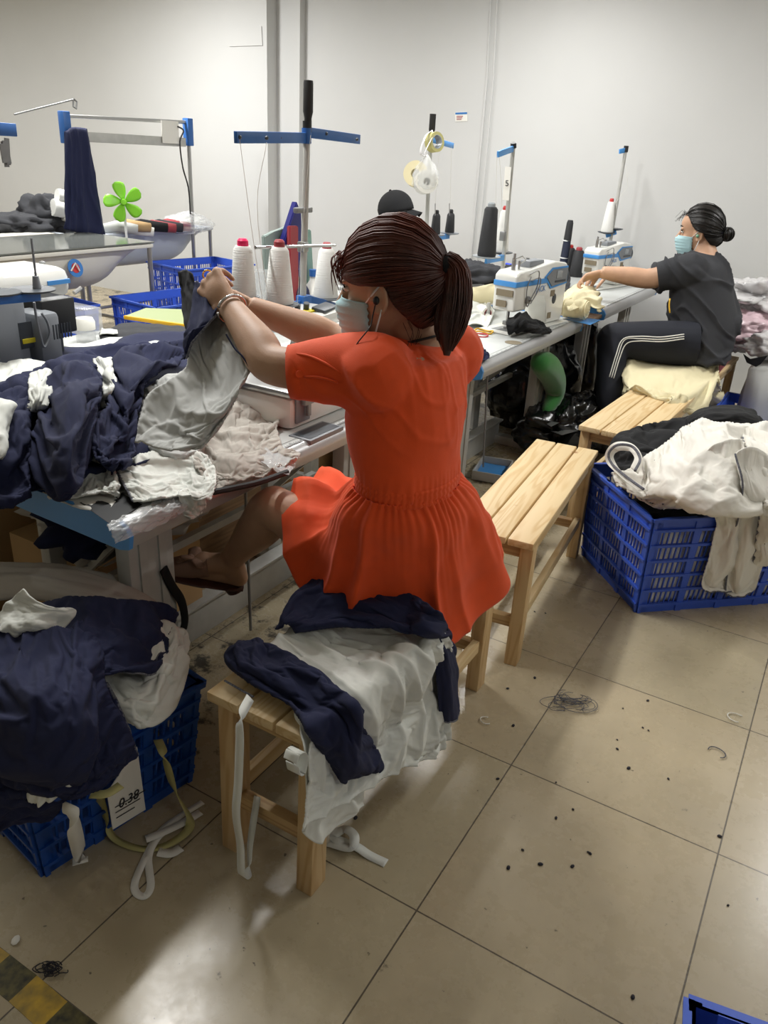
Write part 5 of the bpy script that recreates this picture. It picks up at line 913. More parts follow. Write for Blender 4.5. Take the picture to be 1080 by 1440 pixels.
# things in the far trough
for k, (x, y, L, m_, l) in enumerate(((178, 320, .3, 'card', 'tan rolled fabric'), (200, 320, .34, 'blk', 'black rolled fabric'), (215, 321, .3, 'dred', 'dusty red rolled fabric'), (225, 320, .3, 'char', 'charcoal rolled fabric'), (236, 319, .3, 'dred', 'second dusty red roll'), (165, 322, .22, 'grey', 'grey rag bundle'), (190, 326, .2, 'paper', 'white paper bundle'))):
    c = X(x, y, -4.95); b = MB(); b.tube([c-V(.1, L/2, .01), c+V(.02*mn.noise(c*5), 0, .02), c+V(.1, L/2, 0)], [.03, .045, .035], 12); tag(b.build('fabric_roll', m_, sharp=0), l+' lying in the far trough', 'fabric roll')
def baggy(name, label, c, r, m_, seed, cat='bag', sq=.75, amp=.25, freq=3.0):
    P = []
    for i in range(36):
        th = PI*i/35; row = []
        for p in np.linspace(0, 2*PI, 54, endpoint=False):
            d = np.array([math.sin(th)*math.cos(p), math.sin(th)*math.sin(p), math.cos(th)]); n_1 = float(fbm(d*freq/2+seed, 3)); n_2 = abs(float(vnoise(d*freq*2+seed*2)))
            k = 1+amp*n_1-amp*.5*n_2; q = [c[0]+d[0]*r[0]*k, c[1]+d[1]*r[1]*k, c[2]+d[2]*r[2]*k]; q[2] = max(q[2], c[2]-r[2]*sq); row.append(q)
        P.append(row)
    b = MB(); b.grid(P, cv=True); return tag(b.build(name, m_, sharp=0), label, cat)
c = X(268, 315, -4.95); baggy('plastic_bag', 'clear plastic bag of scraps at the right end of the far trough', c, (.16, .22, .09), 'film', 3)
c = Y(1058, 440, 5.55); baggy('plastic_bag', 'shiny clear plastic wrap stacked against the back wall at right', V(c.x, c.y, .80), (.25, .22, .10), 'bag', 5, amp=.5, freq=5)
c = Y(1040, 480, 5.3); baggy('plastic_bag', 'pink-tinted bag behind the seated woman in charcoal', V(c.x-.02, c.y, .66), (.2, .22, .09), mat('pink_white_plastic', '#dcc0c8', .3, bump=.8, bscale=22), 7, amp=.3, freq=4)
c = Y(1022, 500, 5.2); baggy('plastic_bag', 'white plastic bag at the far end of the long bench', V(c.x+.0, c.y+.15, .56), (.12, .2, .10), 'bag', 9, amp=.3, freq=4)
c = Y(1065, 500, 5.2); baggy('plastic_bag', 'white plastic bag on the grey draped box', V(c.x+.06, c.y, .58), (.16, .2, .08), 'bag', 11, amp=.4, freq=4)
t = thing('draped_box', 'box covered with grey cloth at the right edge behind the crates', 'box', (-.32, 5.4, 0)); 
P = []
for i, z in enumerate((.5, .50, .48, .3, .15, .0)):
    k = (.05, .28, .34, .35, .355, .36)[i]; row = []
    for p in range(80):
        a = 2*PI*p/80; cx_, cy_ = math.cos(a), math.sin(a); m_ = max(abs(cx_), abs(cy_)); w_ = (1+.05*math.sin(a*14)*(i > 2)); row.append([-.12+cx_/m_*k*.9*w_, 5.35+cy_/m_*k*1.3*w_, z])
    P.append(row)
b = MB(); b.grid(P, cv=True); b.build('cloth_cover', 'grey', t, sharp=0)
b = MB().prism([Y(x, y, 4.86) for x, y in ((1045, 498), (1055, 505), (1080, 500), (1070, 512), (1063, 516), (1050, 510))], (0, .01, 0)); tag(b.build('black_scrap', 'blk'), 'small black cloth scrap hanging on the grey draped box', 'cloth scrap')
# bin bags, plush, boxes under the tables
c = Z(790, 600, 0); baggy('bin_bag', 'big black bin bag of scraps under the far sewing tables', V(-1.55, 4.45, .26), (.26, .26, .35), 'bagk', 13, sq=.74, amp=.22, freq=3)
baggy('bin_bag', 'second black bin bag slumped beside the long bench', V(-1.22, 4.25, .13), (.22, .38, .17), 'bagk', 17, sq=.74, amp=.35, freq=3)
baggy('bin_bag', 'black bin bag standing below the gap between the far tables', V(-1.56, 5.02, .28), (.2, .24, .36), 'bagk', 19, sq=.74, amp=.25, freq=3)
P = cr1([list(X(x, y, -1.30)) for x, y in ((755, 508), (768, 515), (779, 535), (780, 556), (772, 572), (766, 580))], 14)
b = MB(); b.tube(P, [.03, .055, .068, .072, .07, .066, .06, .055, .05, .045, .04, .034, .026, .012], 18); tag(b.build('green_plush', 'gplush', sharp=0), 'green plush sausage-shaped cushion poking from the black bags', 'plush')
for k, (pts, z) in enumerate(((((758, 590), (785, 575), (800, 588), (775, 600)), .12), (((770, 605), (800, 598), (812, 606), (790, 612)), .10))):
    b = MB(); b.prism([Z(x, y, z+.05+.02*i) for i, (x, y) in enumerate(pts)], (0, 0, .002)); tag(b.build('grey_scrap', 'dsteel'), ['larger grey paper scrap on the black bags', 'smaller grey paper scrap low on the black bags'][k], 'scrap')
t = thing('plastic_tray', 'white tray with blue base on the floor under the second table', 'tray', Z(690, 668, 0)); c = Z(692, 668, 0)
MB().box(c+V(0, 0, .012), (.16, .24, .012), .2, .004).build('base', 'lblue', t)
b = MB()
for s in (-1, 1): b.box(c+Matrix.Rotation(.2, 3, 'Z') @ V(.08*s, 0, .03), (.008, .24, .05), .2, .003); b.box(c+Matrix.Rotation(.2, 3, 'Z') @ V(0, .12*s, .03), (.16, .008, .05), .2, .003)
b.build('sides', 'wmetal', t)
t = thing('cardboard_box', 'open cardboard box under the nearest table, behind the end cap', 'box', (-1.75, 1.45, 0)); 
MB().bb((-1.98, 1.25, 0), (-1.60, 1.65, .42), .003).build('box_body', 'card', t); MB().prism([(-1.60, 1.25, .42), (-1.60, 1.65, .42), (-1.50, 1.60, .50), (-1.50, 1.28, .50)], (0, 0, .004)).build('flap', 'card', t)
baggy('garment_bundle', 'bundle of grey and navy pieces on the box under the nearest table', V(-1.72, 1.45, .50), (.20, .26, .10), 'greige', 23, cat='garment bundle', amp=.4, freq=4)
baggy('garment_bundle', 'dark navy bundle hanging under the nearest table corner', V(-1.62, 1.3, .56), (.12, .16, .08), 'navy', 29, cat='garment bundle', amp=.4, freq=4)
b = MB(); b.tube(cr1([list(X(x, y, -1.36)) for x, y in ((230, 800), (242, 825), (255, 845), (260, 870), (258, 885))], 14), [.014]*14, 10, flat=.35); tag(b.build('black_strap', 'blk', sharp=0), 'black fabric strap hanging beside the front table leg', 'strap')
b = MB(); b.box((-1.30, 1.92, .0), (.01, .01, .01)); b.bm.free()
# floor litter
def litter(name, label, cat, x, y, kind, m_, s=.01):
    c = Z(x, y, .003); b = MB()
    if kind == 'tangle':
        for k in range(16): a0 = rng.rand()*6; r_ = s*(.35+rng.rand()*.75); o_ = V(rng.randn()*s*.45, rng.randn()*s*.35, .002+.006*rng.rand()); b.tube([c+o_+V(math.cos(a0+q)*r_, math.sin(a0+q*1.2)*r_*.7, .002*math.sin(q*3)) for q in np.linspace(0, 4.5, 12)], .0011, 4)
    elif kind == 'curl': a0 = rng.rand()*6; b.tube([c+V(math.cos(a0+q)*s*(1-.08*q), math.sin(a0+q)*s*.7, .002) for q in np.linspace(0, 4.2, 14)], .0016, 5)
    else: b.ball(c, (s, s*.7, s*.35), 8, Matrix.Rotation(rng.rand()*3, 3, 'Z'))
    tag(b.build(name, m_, sharp=0), label, cat)
litter('thread_tangle', 'grey-blue thread tangle on the floor tile beside the benches', 'thread', 803, 990, 'tangle', 'seam', .05)
litter('thread_curl', 'small white thread curl on the floor below the navy edge', 'thread', 684, 1014, 'curl', 'paper', .022)
litter('thread_curl', 'white thread end near the right edge of the floor', 'thread', 1035, 1010, 'curl', 'paper', .03)
litter('thread_curl', 'faint grey thread lying on the rightmost full tile', 'thread', 1006, 1058, 'curl', 'seam', .03)
litter('thread_tangle', 'dark hair-like thread tuft near the hazard tape', 'thread', 72, 1365, 'tangle', 'lint', .018)
litter('paper_scrap', 'small white scrap on the floor above the hazard tape', 'scrap', 22, 1322, 'blob', 'paper', .012)
spots = [(752, 953), (904, 1023), (912, 1027), (700, 1095), (782, 1150), (806, 1138), (830, 1200), (1012, 1176), (714, 968), (722, 1020), (868, 1053), (782, 1100), (1012, 1175), (890, 1402), (715, 1220), (735, 1195), (827, 1198), (805, 1218), (767, 862), (752, 860), (911, 985), (876, 996), (884, 1080), (1024, 1273), (760, 1215), (480, 940), (500, 1150), (868, 1040), (940, 1095)]
for k, (x, y) in enumerate(spots):
    c = Z(x, y, .002); b = MB(); s = .003+.004*rng.rand(); b.ball(c, (s, s*.7, s*.5), 8, Matrix.Rotation(rng.rand()*3, 3, 'Z')); o = tag(b.build('lint_speck', 'lint'), 'tiny dark lint speck scattered on the bare floor tiles', 'lint', 'lint specks on the open floor')
# ================= people =================
HS = [(-.118, .045, .01, .018), (-.110, .070, .0, .032), (-.09, .086, -.02, .046), (-.065, .090, -.055, .058), (-.04, .088, -.078, .065), (-.015, .086, -.088, .069), (.005, .083, -.094, .072), (.025, .090, -.098, .075), (.05, .092, -.099, .0765), (.08, .078, -.09, .07), (.10, .055, -.07, .054), (.113, .028, -.04, .032), (.118, .004, -.012, .008)]
def head_grid(n=36, sc=1.0, inf=0.0):
    P = []
    for z, fr, bk, hw in cr1(HS, 40):
        c = (fr+bk)/2; a = (fr-bk)/2+inf; w = hw+inf; row = []
        for t in np.linspace(0, 2*PI, n, endpoint=False):
            ct, st = math.cos(t), math.sin(t); e = .88
            row.append([(c+a*math.copysign(abs(ct)**e, ct))*sc, w*math.copysign(abs(st)**e, st)*sc, z*sc])
        P.append(row)
    return P
def head_geo(b, Mh, s=1.0):
    h = MB(); h.grid(head_grid(sc=1), cv=True); bmesh.ops.holes_fill(h.bm, edges=[e for e in h.bm.edges if e.is_boundary], sides=0)
    h.tube([(.080, 0, .03), (.094, 0, .0), (.108, 0, -.028), (.098, 0, -.042)], [.006, .009, .014, .009], 12)      # nose
    h.ball((.099, .011, -.036), .008, 8); h.ball((.099, -.011, -.036), .008, 8)
    h.ball((.088, 0, -.068), (.011, .024, .006), 12); h.ball((.086, 0, -.079), (.011, .02, .007), 12)                      # lips
    h.ball((.078, .032, .018), (.012, .022, .007), 12); h.ball((.078, -.032, .018), (.012, .022, .007), 12)                 # brow ridge
    h.ball((.062, .045, -.035), (.022, .018, .02), 12); h.ball((.062, -.045, -.035), (.022, .018, .02), 12)
    for s_ in (-1, 1): # ears
        e = [(-.008+.018*math.cos(t), s_*(.074+.008*(1-math.cos(t))*.5), -.012+.031*math.sin(t)) for t in np.linspace(-.3, 2*PI-1.2, 18)]
        h.tube(e, .0048, 8); h.ball((-.008, s_*.074, -.010), (.015, .006, .026), 12); h.ball((-.002, s_*.077, -.038), (.008, .005, .009), 10)
    h.xf(Mh @ Matrix.Scale(s, 4)); b.add(h.bm)
def face_bits(Mh, s, par):
    for s_ in (-1, 1):
        b = MB(); b.ball((.0775, s_*.031, .003), (.010, .013, .006), 14); b.xf(Mh @ Matrix.Scale(s, 4)); e = b.build('eye', 'paper', par, 0)
        b = MB(); b.ball((.0855, s_*.0315, .002), (.004, .0055, .0055), 10); b.xf(Mh @ Matrix.Scale(s, 4)); b.build('iris', 'black', e, 0)
        b = MB(); b.tube([(.083, s_*.016, .010), (.089, s_*.03, .0125), (.079, s_*.046, .008)], .0022, 6); b.xf(Mh @ Matrix.Scale(s, 4)); b.build('eyelid', 'hairb', par, 0)
        b = MB(); b.tube([(.092, s_*.014, .028), (.090, s_*.032, .034), (.077, s_*.05, .030)], [.0022, .003, .0012], 6); b.xf(Mh @ Matrix.Scale(s, 4)); b.build('eyebrow', 'hairb', par, 0)
def hand(b, wr, dv, lat, n, k=1.0, curl=(50, 60, 40), th=(30, 30), sp=1.0, cl=None):
    wr, dv, lat, n = Vector(wr), Vector(dv).normalized(), Vector(lat).normalized(), Vector(n).normalized(); lat = (lat-dv*lat.dot(dv)).normalized(); n = (n-dv*n.dot(dv)-lat*n.dot(lat)).normalized()
    offs = [.030, .010, -.011, -.029]; Ls = [.072, .080, .074, .058]; pal = [.088, .092, .087, .080]; rr = [.0095, .0098, .0092, .0082]; tips = []
    b.ball(wr+dv*.045*k, (.040*k, .034*k, .017*k), 14, Matrix((dv, lat, n)).transposed())
    for i in range(4):
        kn = wr+dv*pal[i]*k+lat*offs[i]*k; b.cap_(wr+dv*.012*k+lat*offs[i]*.45*k, kn, .013*k, .0108*k)
        ang = 0; p = kn; d0 = (dv+lat*offs[i]*2.2*sp).normalized(); c_ = (cl[i] if cl else curl)
        for j, f in enumerate((.46, .30, .24)):
            ang += R(c_[j]); d = d0*math.cos(ang)+n*math.sin(ang); q = p+d*Ls[i]*f*k; b.cap_(p, q, rr[i]*k*(1-.10*j), rr[i]*k*(1-.10*(j+1))); p = q
        tips.append(p)
    p = wr+dv*.018*k+lat*.024*k; d = (dv*.62+lat*.62+n*.45).normalized(); q = p+d*.045*k; b.cap_(p, q, .0145*k, .0115*k)
    a = R(th[0]); d2 = (d*math.cos(a)+(n*.6-lat*.5+dv*.5).normalized()*math.sin(a)).normalized(); q2 = q+d2*.032*k; b.cap_(q, q2, .0112*k, .0102*k)
    a = R(th[1]); d3 = (d2*math.cos(a)+(n*.5-lat*.6+dv*.4).normalized()*math.sin(a)).normalized(); b.cap_(q2, q2+d3*.026*k, .0102*k, .0082*k)
    return tips
def hair_cap(Mh, s, tie, m_, par, hl, bulge=.018, strands=420, name='hair', seed=1, lift=.0, wav=.004):
    C0 = np.array([-.006, 0, .02]); rad = np.array([.104, .0835, .105]); tie = np.array(tie)
    hlc = cr1(hl, 120, True)
    def path(p, nn, off, ph=0):
        a = (p-C0)/rad; L0 = np.linalg.norm(a); a = a/L0; c = (tie-C0)/rad; L1 = np.linalg.norm(c); c = c/L1
        om = math.acos(max(-1, min(1, float(a@c)))); out = []
        for t in np.linspace(0, 1, nn):
            if om < 1e-3: d = a
            else: d = (math.sin((1-t)*om)*a+math.sin(t*om)*c)/math.sin(om)
            L = L0*(1-t)+L1*t; k = 1+(bulge/.1)*math.sin(min(1, t*1.6+.15)*PI/2)*(1-t**6); L = max(L, 1.0)*(1-t**5)+L1*t**5 if t > .05 else L
            out.append(C0+d*rad*L*k*(1+off))
        return np.array(out)
    P = np.array([path(p, 26, 0) for p in hlc]); ph = np.arange(120)*.9
    t_ = np.linspace(0, 1, 26)
    P = P+(P-C0)*(wav*9*vnoise(np.stack([np.repeat(np.arange(120)[:, None]*.43, 26, 1), np.repeat(t_[None]*1.5, 120, 0), np.full((120, 26), seed*1.7)], -1)))[..., None]*(1-t_[None, :, None]**4)
    b = MB(); b.grid(P, cu=True); b.xf(Mh @ Matrix.Scale(s, 4)); o = b.build(name, m_, par, 0, solid=.003)
    r_ = np.random.RandomState(seed); b = MB()
    for k in range(strands):
        i = r_.rand()*120; p = hlc[int(i)]*(1-i % 1)+hlc[int(i+1) % 120]*(i % 1); q = path(p, 9, .012+.018*r_.rand()); j = r_.randn(3)*.003
        q = q+j*np.sin(np.linspace(0, PI, 9))[:, None]; b.tube([Vector(v) for v in q], [.0009]+[.0017]*7+[.0012], 4, cap=False)
    b.xf(Mh @ Matrix.Scale(s, 4)); b.build('hair_strands', m_, o, 0)
    return o
def mask_geo(Mh, s, par, m1='mask', m2='maskl'):
    zs_ = [-.012, -.03, -.05, -.07, -.09, -.112, -.125]; fr = [.100, .118, .116, .112, .106, .088, .06]; P = []
    for z, f_ in cr1(list(zip(zs_, fr)), 26):
        row = []
        for a in np.linspace(-1, 1, 30):
            w = .066-.010*max(0, (-z-.07)/.05); x = f_-(f_-.022)*abs(a)**1.9; y = w*math.sin(a*PI/2)*1.03; zz = z+(-.018+.012*(-z*8))*abs(a)**2*.6
            row.append([x+.0022*math.sin(z*420), y, zz])
        P.append(row)
    P = np.array(P); b = MB(); b.grid(P); b.xf(Mh @ Matrix.Scale(s, 4)); o = b.build('face_mask', m1, par, 0, solid=.0015)
    for s_ in (-1, 1):
        e = 0 if s_ < 0 else -1
        for zz, ez in ((0, .014), (-4, -.034)):
            p0 = P[zz, e]; b = MB(); b.tube([Vector(p0), V(.0, s_*.081, (p0[2]+ez)/2+.004), V(-.014, s_*.080, ez)], .0019, 6); b.xf(Mh @ Matrix.Scale(s, 4)); b.build('ear_loop', 'maskw', o, 0)
    return o
def headM(c, fwd, tilt=0, roll=0):
    f_ = Vector(fwd).normalized(); u = V(0, 0, 1); l_ = u.cross(f_).normalized(); u = f_.cross(l_)
    m = Matrix((f_, l_, u)).transposed() @ Matrix.Rotation(roll, 3, 'X'); return Matrix.Translation(Vector(c)) @ m.to_4x4()
def rings(b, cs, n=28): # cs: (centre, a, b, facing yaw, up-tilt normal) stacked ellipses
    P = []
    for c, a, w, fw, tz in cs:
        f_ = Vector(fw).normalized(); l_ = V(0, 0, 1).cross(f_).normalized(); row = []
        for t in np.linspace(0, 2*PI, n, endpoint=False): row.append(list(Vector(c)+f_*a*math.cos(t)+l_*w*math.sin(t)+V(0, 0, tz*math.cos(t))))
        P.append(row)
    return P
def ringbody(b, cs, m=30, n=40):
    P = cr2(rings(b, cs, n), m, n, False, True); g_ = MB(); g_.grid(P, cv=True)
    bmesh.ops.holes_fill(g_.bm, edges=[e for e in g_.bm.edges if e.is_boundary], sides=0); b.add(g_.bm); return P
# ---------- woman in orange ----------
WX = thing('person', 'woman in orange dress seated on the pine bench, arms raised, brown ponytail and face mask', 'person', (-.8, 1.5, 0))
F1_ = V(-1, -.10, 0)
Hc = D(546, 404, 1.665); Hm = headM(Hc, V(-.97, -.17, -.12))
hs = 1.02
waist = D(574, 668, 1.78); chest = D(571, 580, 1.745); shc = D(583, 515, 1.725); nb = D(592, 482, 1.72)
lat = V(-.10, -1, 0).normalized()   # towards her left hand, nearest the camera
SL = shc+lat*.150+V(-.01, 0, .0); SR = shc-lat*.155+V(-.01, 0, 0)
EL = D(383, 513, 1.68); WL = D(322, 429, 1.79); ER = D(480, 482, 1.93); WR = D(352, 432, 1.93)
hipL = V(-.84, 1.46, .565); hipR = V(-.82, 1.62, .565); KL = X(388, 716, -1.14); AL = X(327, 784, -1.37); KR = V(-1.12, 1.76, .57); AR = V(-.98, 1.74, .15)
b = MB(); head_geo(b, Hm, hs)
b.tube([Hm @ V(-.02, 0, -.03), nb.lerp(Hc, .42), nb+V(.0, 0, .0), nb-V(0, 0, .06)], [.056, .053, .056, .075], 20)
ringbody(b, [(nb+V(0, 0, .005), .05, .06, F1_, 0), (shc+V(0, 0, .015), .075, .14, F1_, 0), (chest, .10, .135, F1_, 0), (waist, .098, .13, F1_, 0), (V(-.80, 1.52, .70), .10, .13, F1_, 0), (V(-.80, 1.54, .58), .10, .13, F1_, 0), (V(-.80, 1.55, .485), .09, .12, F1_, 0)])
for S, E_, W_, k in ((SL, EL, WL, 1), (SR, ER, WR, 1)):
    b.tube(cr1([list(S), list(S.lerp(E_, .5)), list(E_), list(E_.lerp(W_, .3)), list(E_.lerp(W_, .7)), list(W_)], 26), [float(v) for v in cr1([[.052], [.047], [.043], [.044], [.034], [.0275]], 26)[:, 0]], 18)
    b.ball(S, .056); b.ball(E_, .042)
for S, E_, W_ in ((hipL, KL, AL), (hipR, KR, AR)):
    b.tube(cr1([list(S), list(S.lerp(E_, .5)), list(E_), list(E_.lerp(W_, .3)), list(E_.lerp(W_, .75)), list(W_)], 28), [float(v) for v in cr1([[.070], [.070], [.056], [.060], [.042], [.035]], 28)[:, 0]], 20); b.ball(E_+V(-.005, 0, .004), .056)
TL = X(246, 797, -1.50); HL = X(336, 812, -1.36)
b.cap_(AL+V(.005, 0, -.03), HL+V(0, 0, .0), .034, .028); b.cap_(AL+V(0, 0, -.02), AL.lerp(TL, .55), .033, .030); b.cap_(AL.lerp(TL, .5), TL, .032, .022); b.cap_(HL, TL, .026, .020)
TR = AR+V(-.17, .03, -.11); b.cap_(AR, AR+V(.02, 0, -.10), .034, .03); b.cap_(AR, TR, .034, .022); b.cap_(AR+V(.02, 0, -.11), TR, .026, .02)
vdir = (WL-EYE).normalized()
hd = (D(279, 378, 1.845)-WL)
tips = hand(b, WL, hd, D(300, 470, 1.80)-D(300, 380, 1.80), vdir+V(-.45, 0, -.1), 1.08, cl=[(58, 62, 30), (55, 62, 34), (58, 62, 38), (62, 62, 42)], th=(25, 35))
WRh = WR; hand(b, WR, D(300, 420, 1.93)-WR, V(-.2, -.2, -1), V(-.5, -.8, .1), .98, cl=[(50, 60, 30), (50, 60, 40), (60, 65, 40), (60, 70, 40)], th=(25, 35))
body = b.build('body', 'skin', WX, 0); bake(body, .0042, 5)
face_bits(Hm, hs, body)
# fingernails
for i, tp in enumerate(tips[:2]): MB().ball(tp+(-vdir)*.006, (.005, .004, .006), 8).build('fingernail', 'skin2', body, 0)
mask_geo(Hm, hs, WX)
hl = [(.082, 0, .074), (.080, .035, .064), (.075, .052, .038), (.060, .067, .022), (.028, .078, .014), (-.018, .080, .014), (-.036, .074, -.022), (-.058, .062, -.05), (-.07, .035, -.072), (-.074, 0, -.08)]
hl = hl+[(x, -y, z) for x, y, z in hl[-2:0:-1]]
tieL = (-.121, .0, .028)
hair = hair_cap(Hm, hs, tieL, 'hair', WX, hl, bulge=.009, seed=4, strands=900)
tie = Hm @ (Vector(tieL)*hs)
# fly-away fringe
b = MB(); r_ = np.random.RandomState(9)
for k in range(60):
    p0 = Vector((.070+.01*r_.rand(), (r_.rand()*1.7-.55)*.06, .082-.02*r_.rand())); q = p0+V(.008+.010*r_.rand(), .012*r_.randn(), -.01-.02*r_.rand()); e_ = q+V(.004*r_.randn()-.004, .008*r_.randn(), -.02-.03*r_.rand())
    b.tube(cr1([list(p0), list(q), list(e_)], 8), [.0012]*6+[.0008, .0003], 4, cap=False)
for k in range(16):
    p0 = Vector((-.045-.02*r_.rand(), .055*(r_.rand()*2-1), -.045-.02*r_.rand())); b.tube(cr1([list(p0), list(p0+V(-.012, .004*r_.randn(), -.03)), list(p0+V(-.004+.01*r_.randn(), .01*r_.randn(), -.06))], 7), .0006, 4, cap=False)
b.xf(Hm @ Matrix.Scale(hs, 4)); b.build('loose_strands', 'hair', hair, 0)
# ponytail
pk = [tie, D(633, 374, tie.y and 1.665*1.0), D(646, 392, 1.65), D(645, 430, 1.64), D(636, 465, 1.64), D(630, 498, 1.65)]
dt = (tie-EYE).dot(CF); pk = [tie]+[D(x, y, dt+k) for x, y, k in ((628, 370, .0), (640, 386, .0), (639, 425, -.01), (632, 462, -.015), (628, 500, -.01))]
pr = [.013, .022, .030, .036, .031, .008]
PT = cr1([list(p) for p in pk], 30); PR = cr1([[v] for v in pr], 30)[:, 0]
b = MB(); b.tube([Vector(p) for p in PT], [float(v)*.86 for v in PR], 16, flat=.8); pony = b.build('ponytail', 'hair', hair, 0)
b = MB()
for k in range(330):
    a = r_.rand()*2*PI; rr_ = (.75+.3*r_.rand()); jit = r_.randn()*.25; pts = []; L_ = 22+int(r_.rand()*8)
    for i in range(0, L_, 2):
        T = PT[min(i+1, 29)]-PT[max(i-1, 0)]; T = Vector(T).normalized(); u1, u2 = frame_of(T, V(0, 1, 0) if abs(T.y) < .9 else V(1, 0, 0)); rad_ = PR[i]*rr_+.0015*math.sin(i*.5+k); pts.append(Vector(PT[i])+(u1*math.cos(a+jit*i/25)+u2*math.sin(a+jit*i/25)*.8)*rad_)
    b.tube(pts, [.0013]*(len(pts)-1)+[.0005], 4, cap=False)
b.build('ponytail_strands', 'hair', pony, 0)
b = MB(); b.tube([tie+V(-.006, 0, 0), (tie+pk[1])/2, pk[1]+V(-.006, 0, 0)], [.024, .0225, .024], 20); b.build('hair_tie', 'blk', hair, 0)
# earphone, necklace, bangle, ring
ear = Hm @ (V(-.004, .082, -.016)*hs)
b = MB(); b.ball(ear, (.007, .007, .009), 10); b.tube(cr1([list(ear), list(ear+V(-.004, -.004, -.03)), list(D(520, 460, 1.57)), list(D(503, 482, 1.57)), list(D(496, 496, 1.58))], 24), .0014, 6); b.build('earphone', 'black', WX, 0)
b = MB(); nk = nb.lerp(Hc, .12); b.tube([nk+V(.060*math.cos(a), .062*math.sin(a), -.006+.02*math.cos(a)) for a in np.linspace(0, 2*PI, 34, endpoint=False)], .0028, 6, closed=True); b.build('necklace', 'black', WX, 0)
ax = (WL-EL).normalized(); u1, u2 = frame_of(ax); c = EL.lerp(WL, .93)
b = MB(); b.tube([c+(u1*math.cos(a)+u2*math.sin(a))*.034+ax*.003*math.sin(a) for a in np.linspace(.2, 2*PI-.2, 34)], .0036, 8); b.build('bangle', 'silver', WX, 0)
kn = WL+hd.normalized()*.087; lt = (D(300, 470, 1.80)-D(300, 380, 1.80)).normalized()
rc = kn+lt*-.011+hd.normalized()*.012+vdir*.012; b = MB(); ra = (hd.normalized()*.6+vdir*.8).normalized(); q1, q2 = frame_of(ra); b.tube([rc+(q1*math.cos(a)+q2*math.sin(a))*.0108 for a in np.linspace(0, 2*PI, 24, endpoint=False)], .002, 6, closed=True); b.build('finger_ring', 'gold', WX, 0)
# shoe with bow
b = MB(); fx_ = (TL-HL).normalized(); up_ = V(0, 0, 1)-fx_*fx_.z; up_.normalize(); sd = up_.cross(fx_)
P = []
for i in range(22):
    u = i/21; w = .030+.014*math.sin(u*PI*.9)+(.004 if u > .5 else 0); w *= (1 if .06 < u < .9 else .72); c = HL.lerp(TL, -.10+1.22*u)-up_*(.030-.006*u); P.append([list(c+sd*w*math.cos(t)+up_*.010*math.sin(t)) for t in np.linspace(0, 2*PI, 20, endpoint=False)])
b.grid(P, cv=True); bmesh.ops.holes_fill(b.bm, edges=[e for e in b.bm.edges if e.is_boundary], sides=0); b.tube([HL-up_*.03+fx_*.01, HL-up_*.045+fx_*.0], [.03, .026], 16)
shoe = b.build('shoe', 'brown', WX, 50)
fa = AL+V(0, 0, -.022); b = MB(); b.tube([fa.lerp(TL, u)+up_*k for u, k in ((.42, .002), (.55, .001), (.7, 0), (.85, -.001), (1.0, -.003), (1.12, -.006), (1.17, -.008))], [.0365, .0365, .036, .034, .031, .022, .008], 20); b.build('shoe_upper', 'shoe', shoe, 0)
bc = D(268, 784, (HL.lerp(TL, .6)-EYE).dot(CF)-.062); b = MB()
for k, a in enumerate((.5, 1.9, 3.5, 4.9)):
    d_ = sd*math.cos(a)*.7+fx_*math.sin(a)*.6+up_*(.5 if k < 2 else .3)*math.cos(a*2); d_.normalize(); b.tube([bc, bc+d_*.014, bc+d_*.032, bc+d_*.046], [.005, .014, .021, .010], 10, flat=.35)
b.ball(bc, .011, 10); b.build('shoe_bow', 'shoe', shoe, 0)
shR = MB(); shR.cap_(AR+V(.02, 0, -.12), TR, .038, .028); shR.build('shoe', 'brown', WX, 50)
# dress bodice
def orange_folds(w):
    x, y, z = w[:, 0], w[:, 1], w[:, 2]; s = np.hypot(x-waist.x, y-waist.y)
    a = np.arctan2(y-waist.y, x-waist.x)
    f = np.clip(1-np.abs(vnoise(np.stack([a*2.2+z*3, z*5, a*0+1.5], -1)))*3.2, 0, 1)**1.5*.006
    g_ = np.clip(1-np.abs(vnoise(np.stack([(x+z)*16, y*12, (z-x)*5+4], -1)))*3.0, 0, 1)**1.5*.0045
    near = np.clip((waist.z+.05-z)/.05, 0, 1); gather = near*.0018*np.sin(a*46+2*vnoise(np.stack([a*3, z*0, z*0], -1)))
    return f*.5+g_*.6+gather
b = MB()
ringbody(b, [(nb+V(.004, 0, .012), .062, .072, F1_, .012), (nb+V(0, 0, -.008), .082, .105, F1_, .01), (shc+V(0, 0, .022), .098, .158, F1_, 0), (shc.lerp(chest, .5), .118, .168, F1_, 0), (chest, .124, .165, F1_, 0), (chest.lerp(waist, .5)+V(-.004, 0, 0), .118, .158, F1_, 0), (waist+V(0, 0, .012), .108, .150, F1_, 0), (waist-V(0, 0, .01), .108, .150, F1_, 0)], 34, 44)
hemc = D(411, 523, 1.66); sm = D(470, 521, 1.655)
def sleeve(b, pts, rr):
    b.tube(cr1([list(p) for p in pts], 22), [float(v) for v in cr1([[v] for v in rr], 22)[:, 0]], 30)
sleeve(b, [SL-lat*.06+V(0, 0, -.01), SL+V(0, 0, -.008), D(530, 526, 1.63), sm, hemc], [.075, .084, .086, .073, .0565])
hR = SR.lerp(ER, .78); sleeve(b, [SR+lat*.05, SR, SR.lerp(ER, .45), hR], [.08, .078, .070, .060])
dress = b.build('dress', 'orange', WX, 0); bake(dress, .0052, 7)
wrinkle(dress, orange_folds)
ca = (hemc-sm).normalized(); u1, u2 = frame_of(ca)
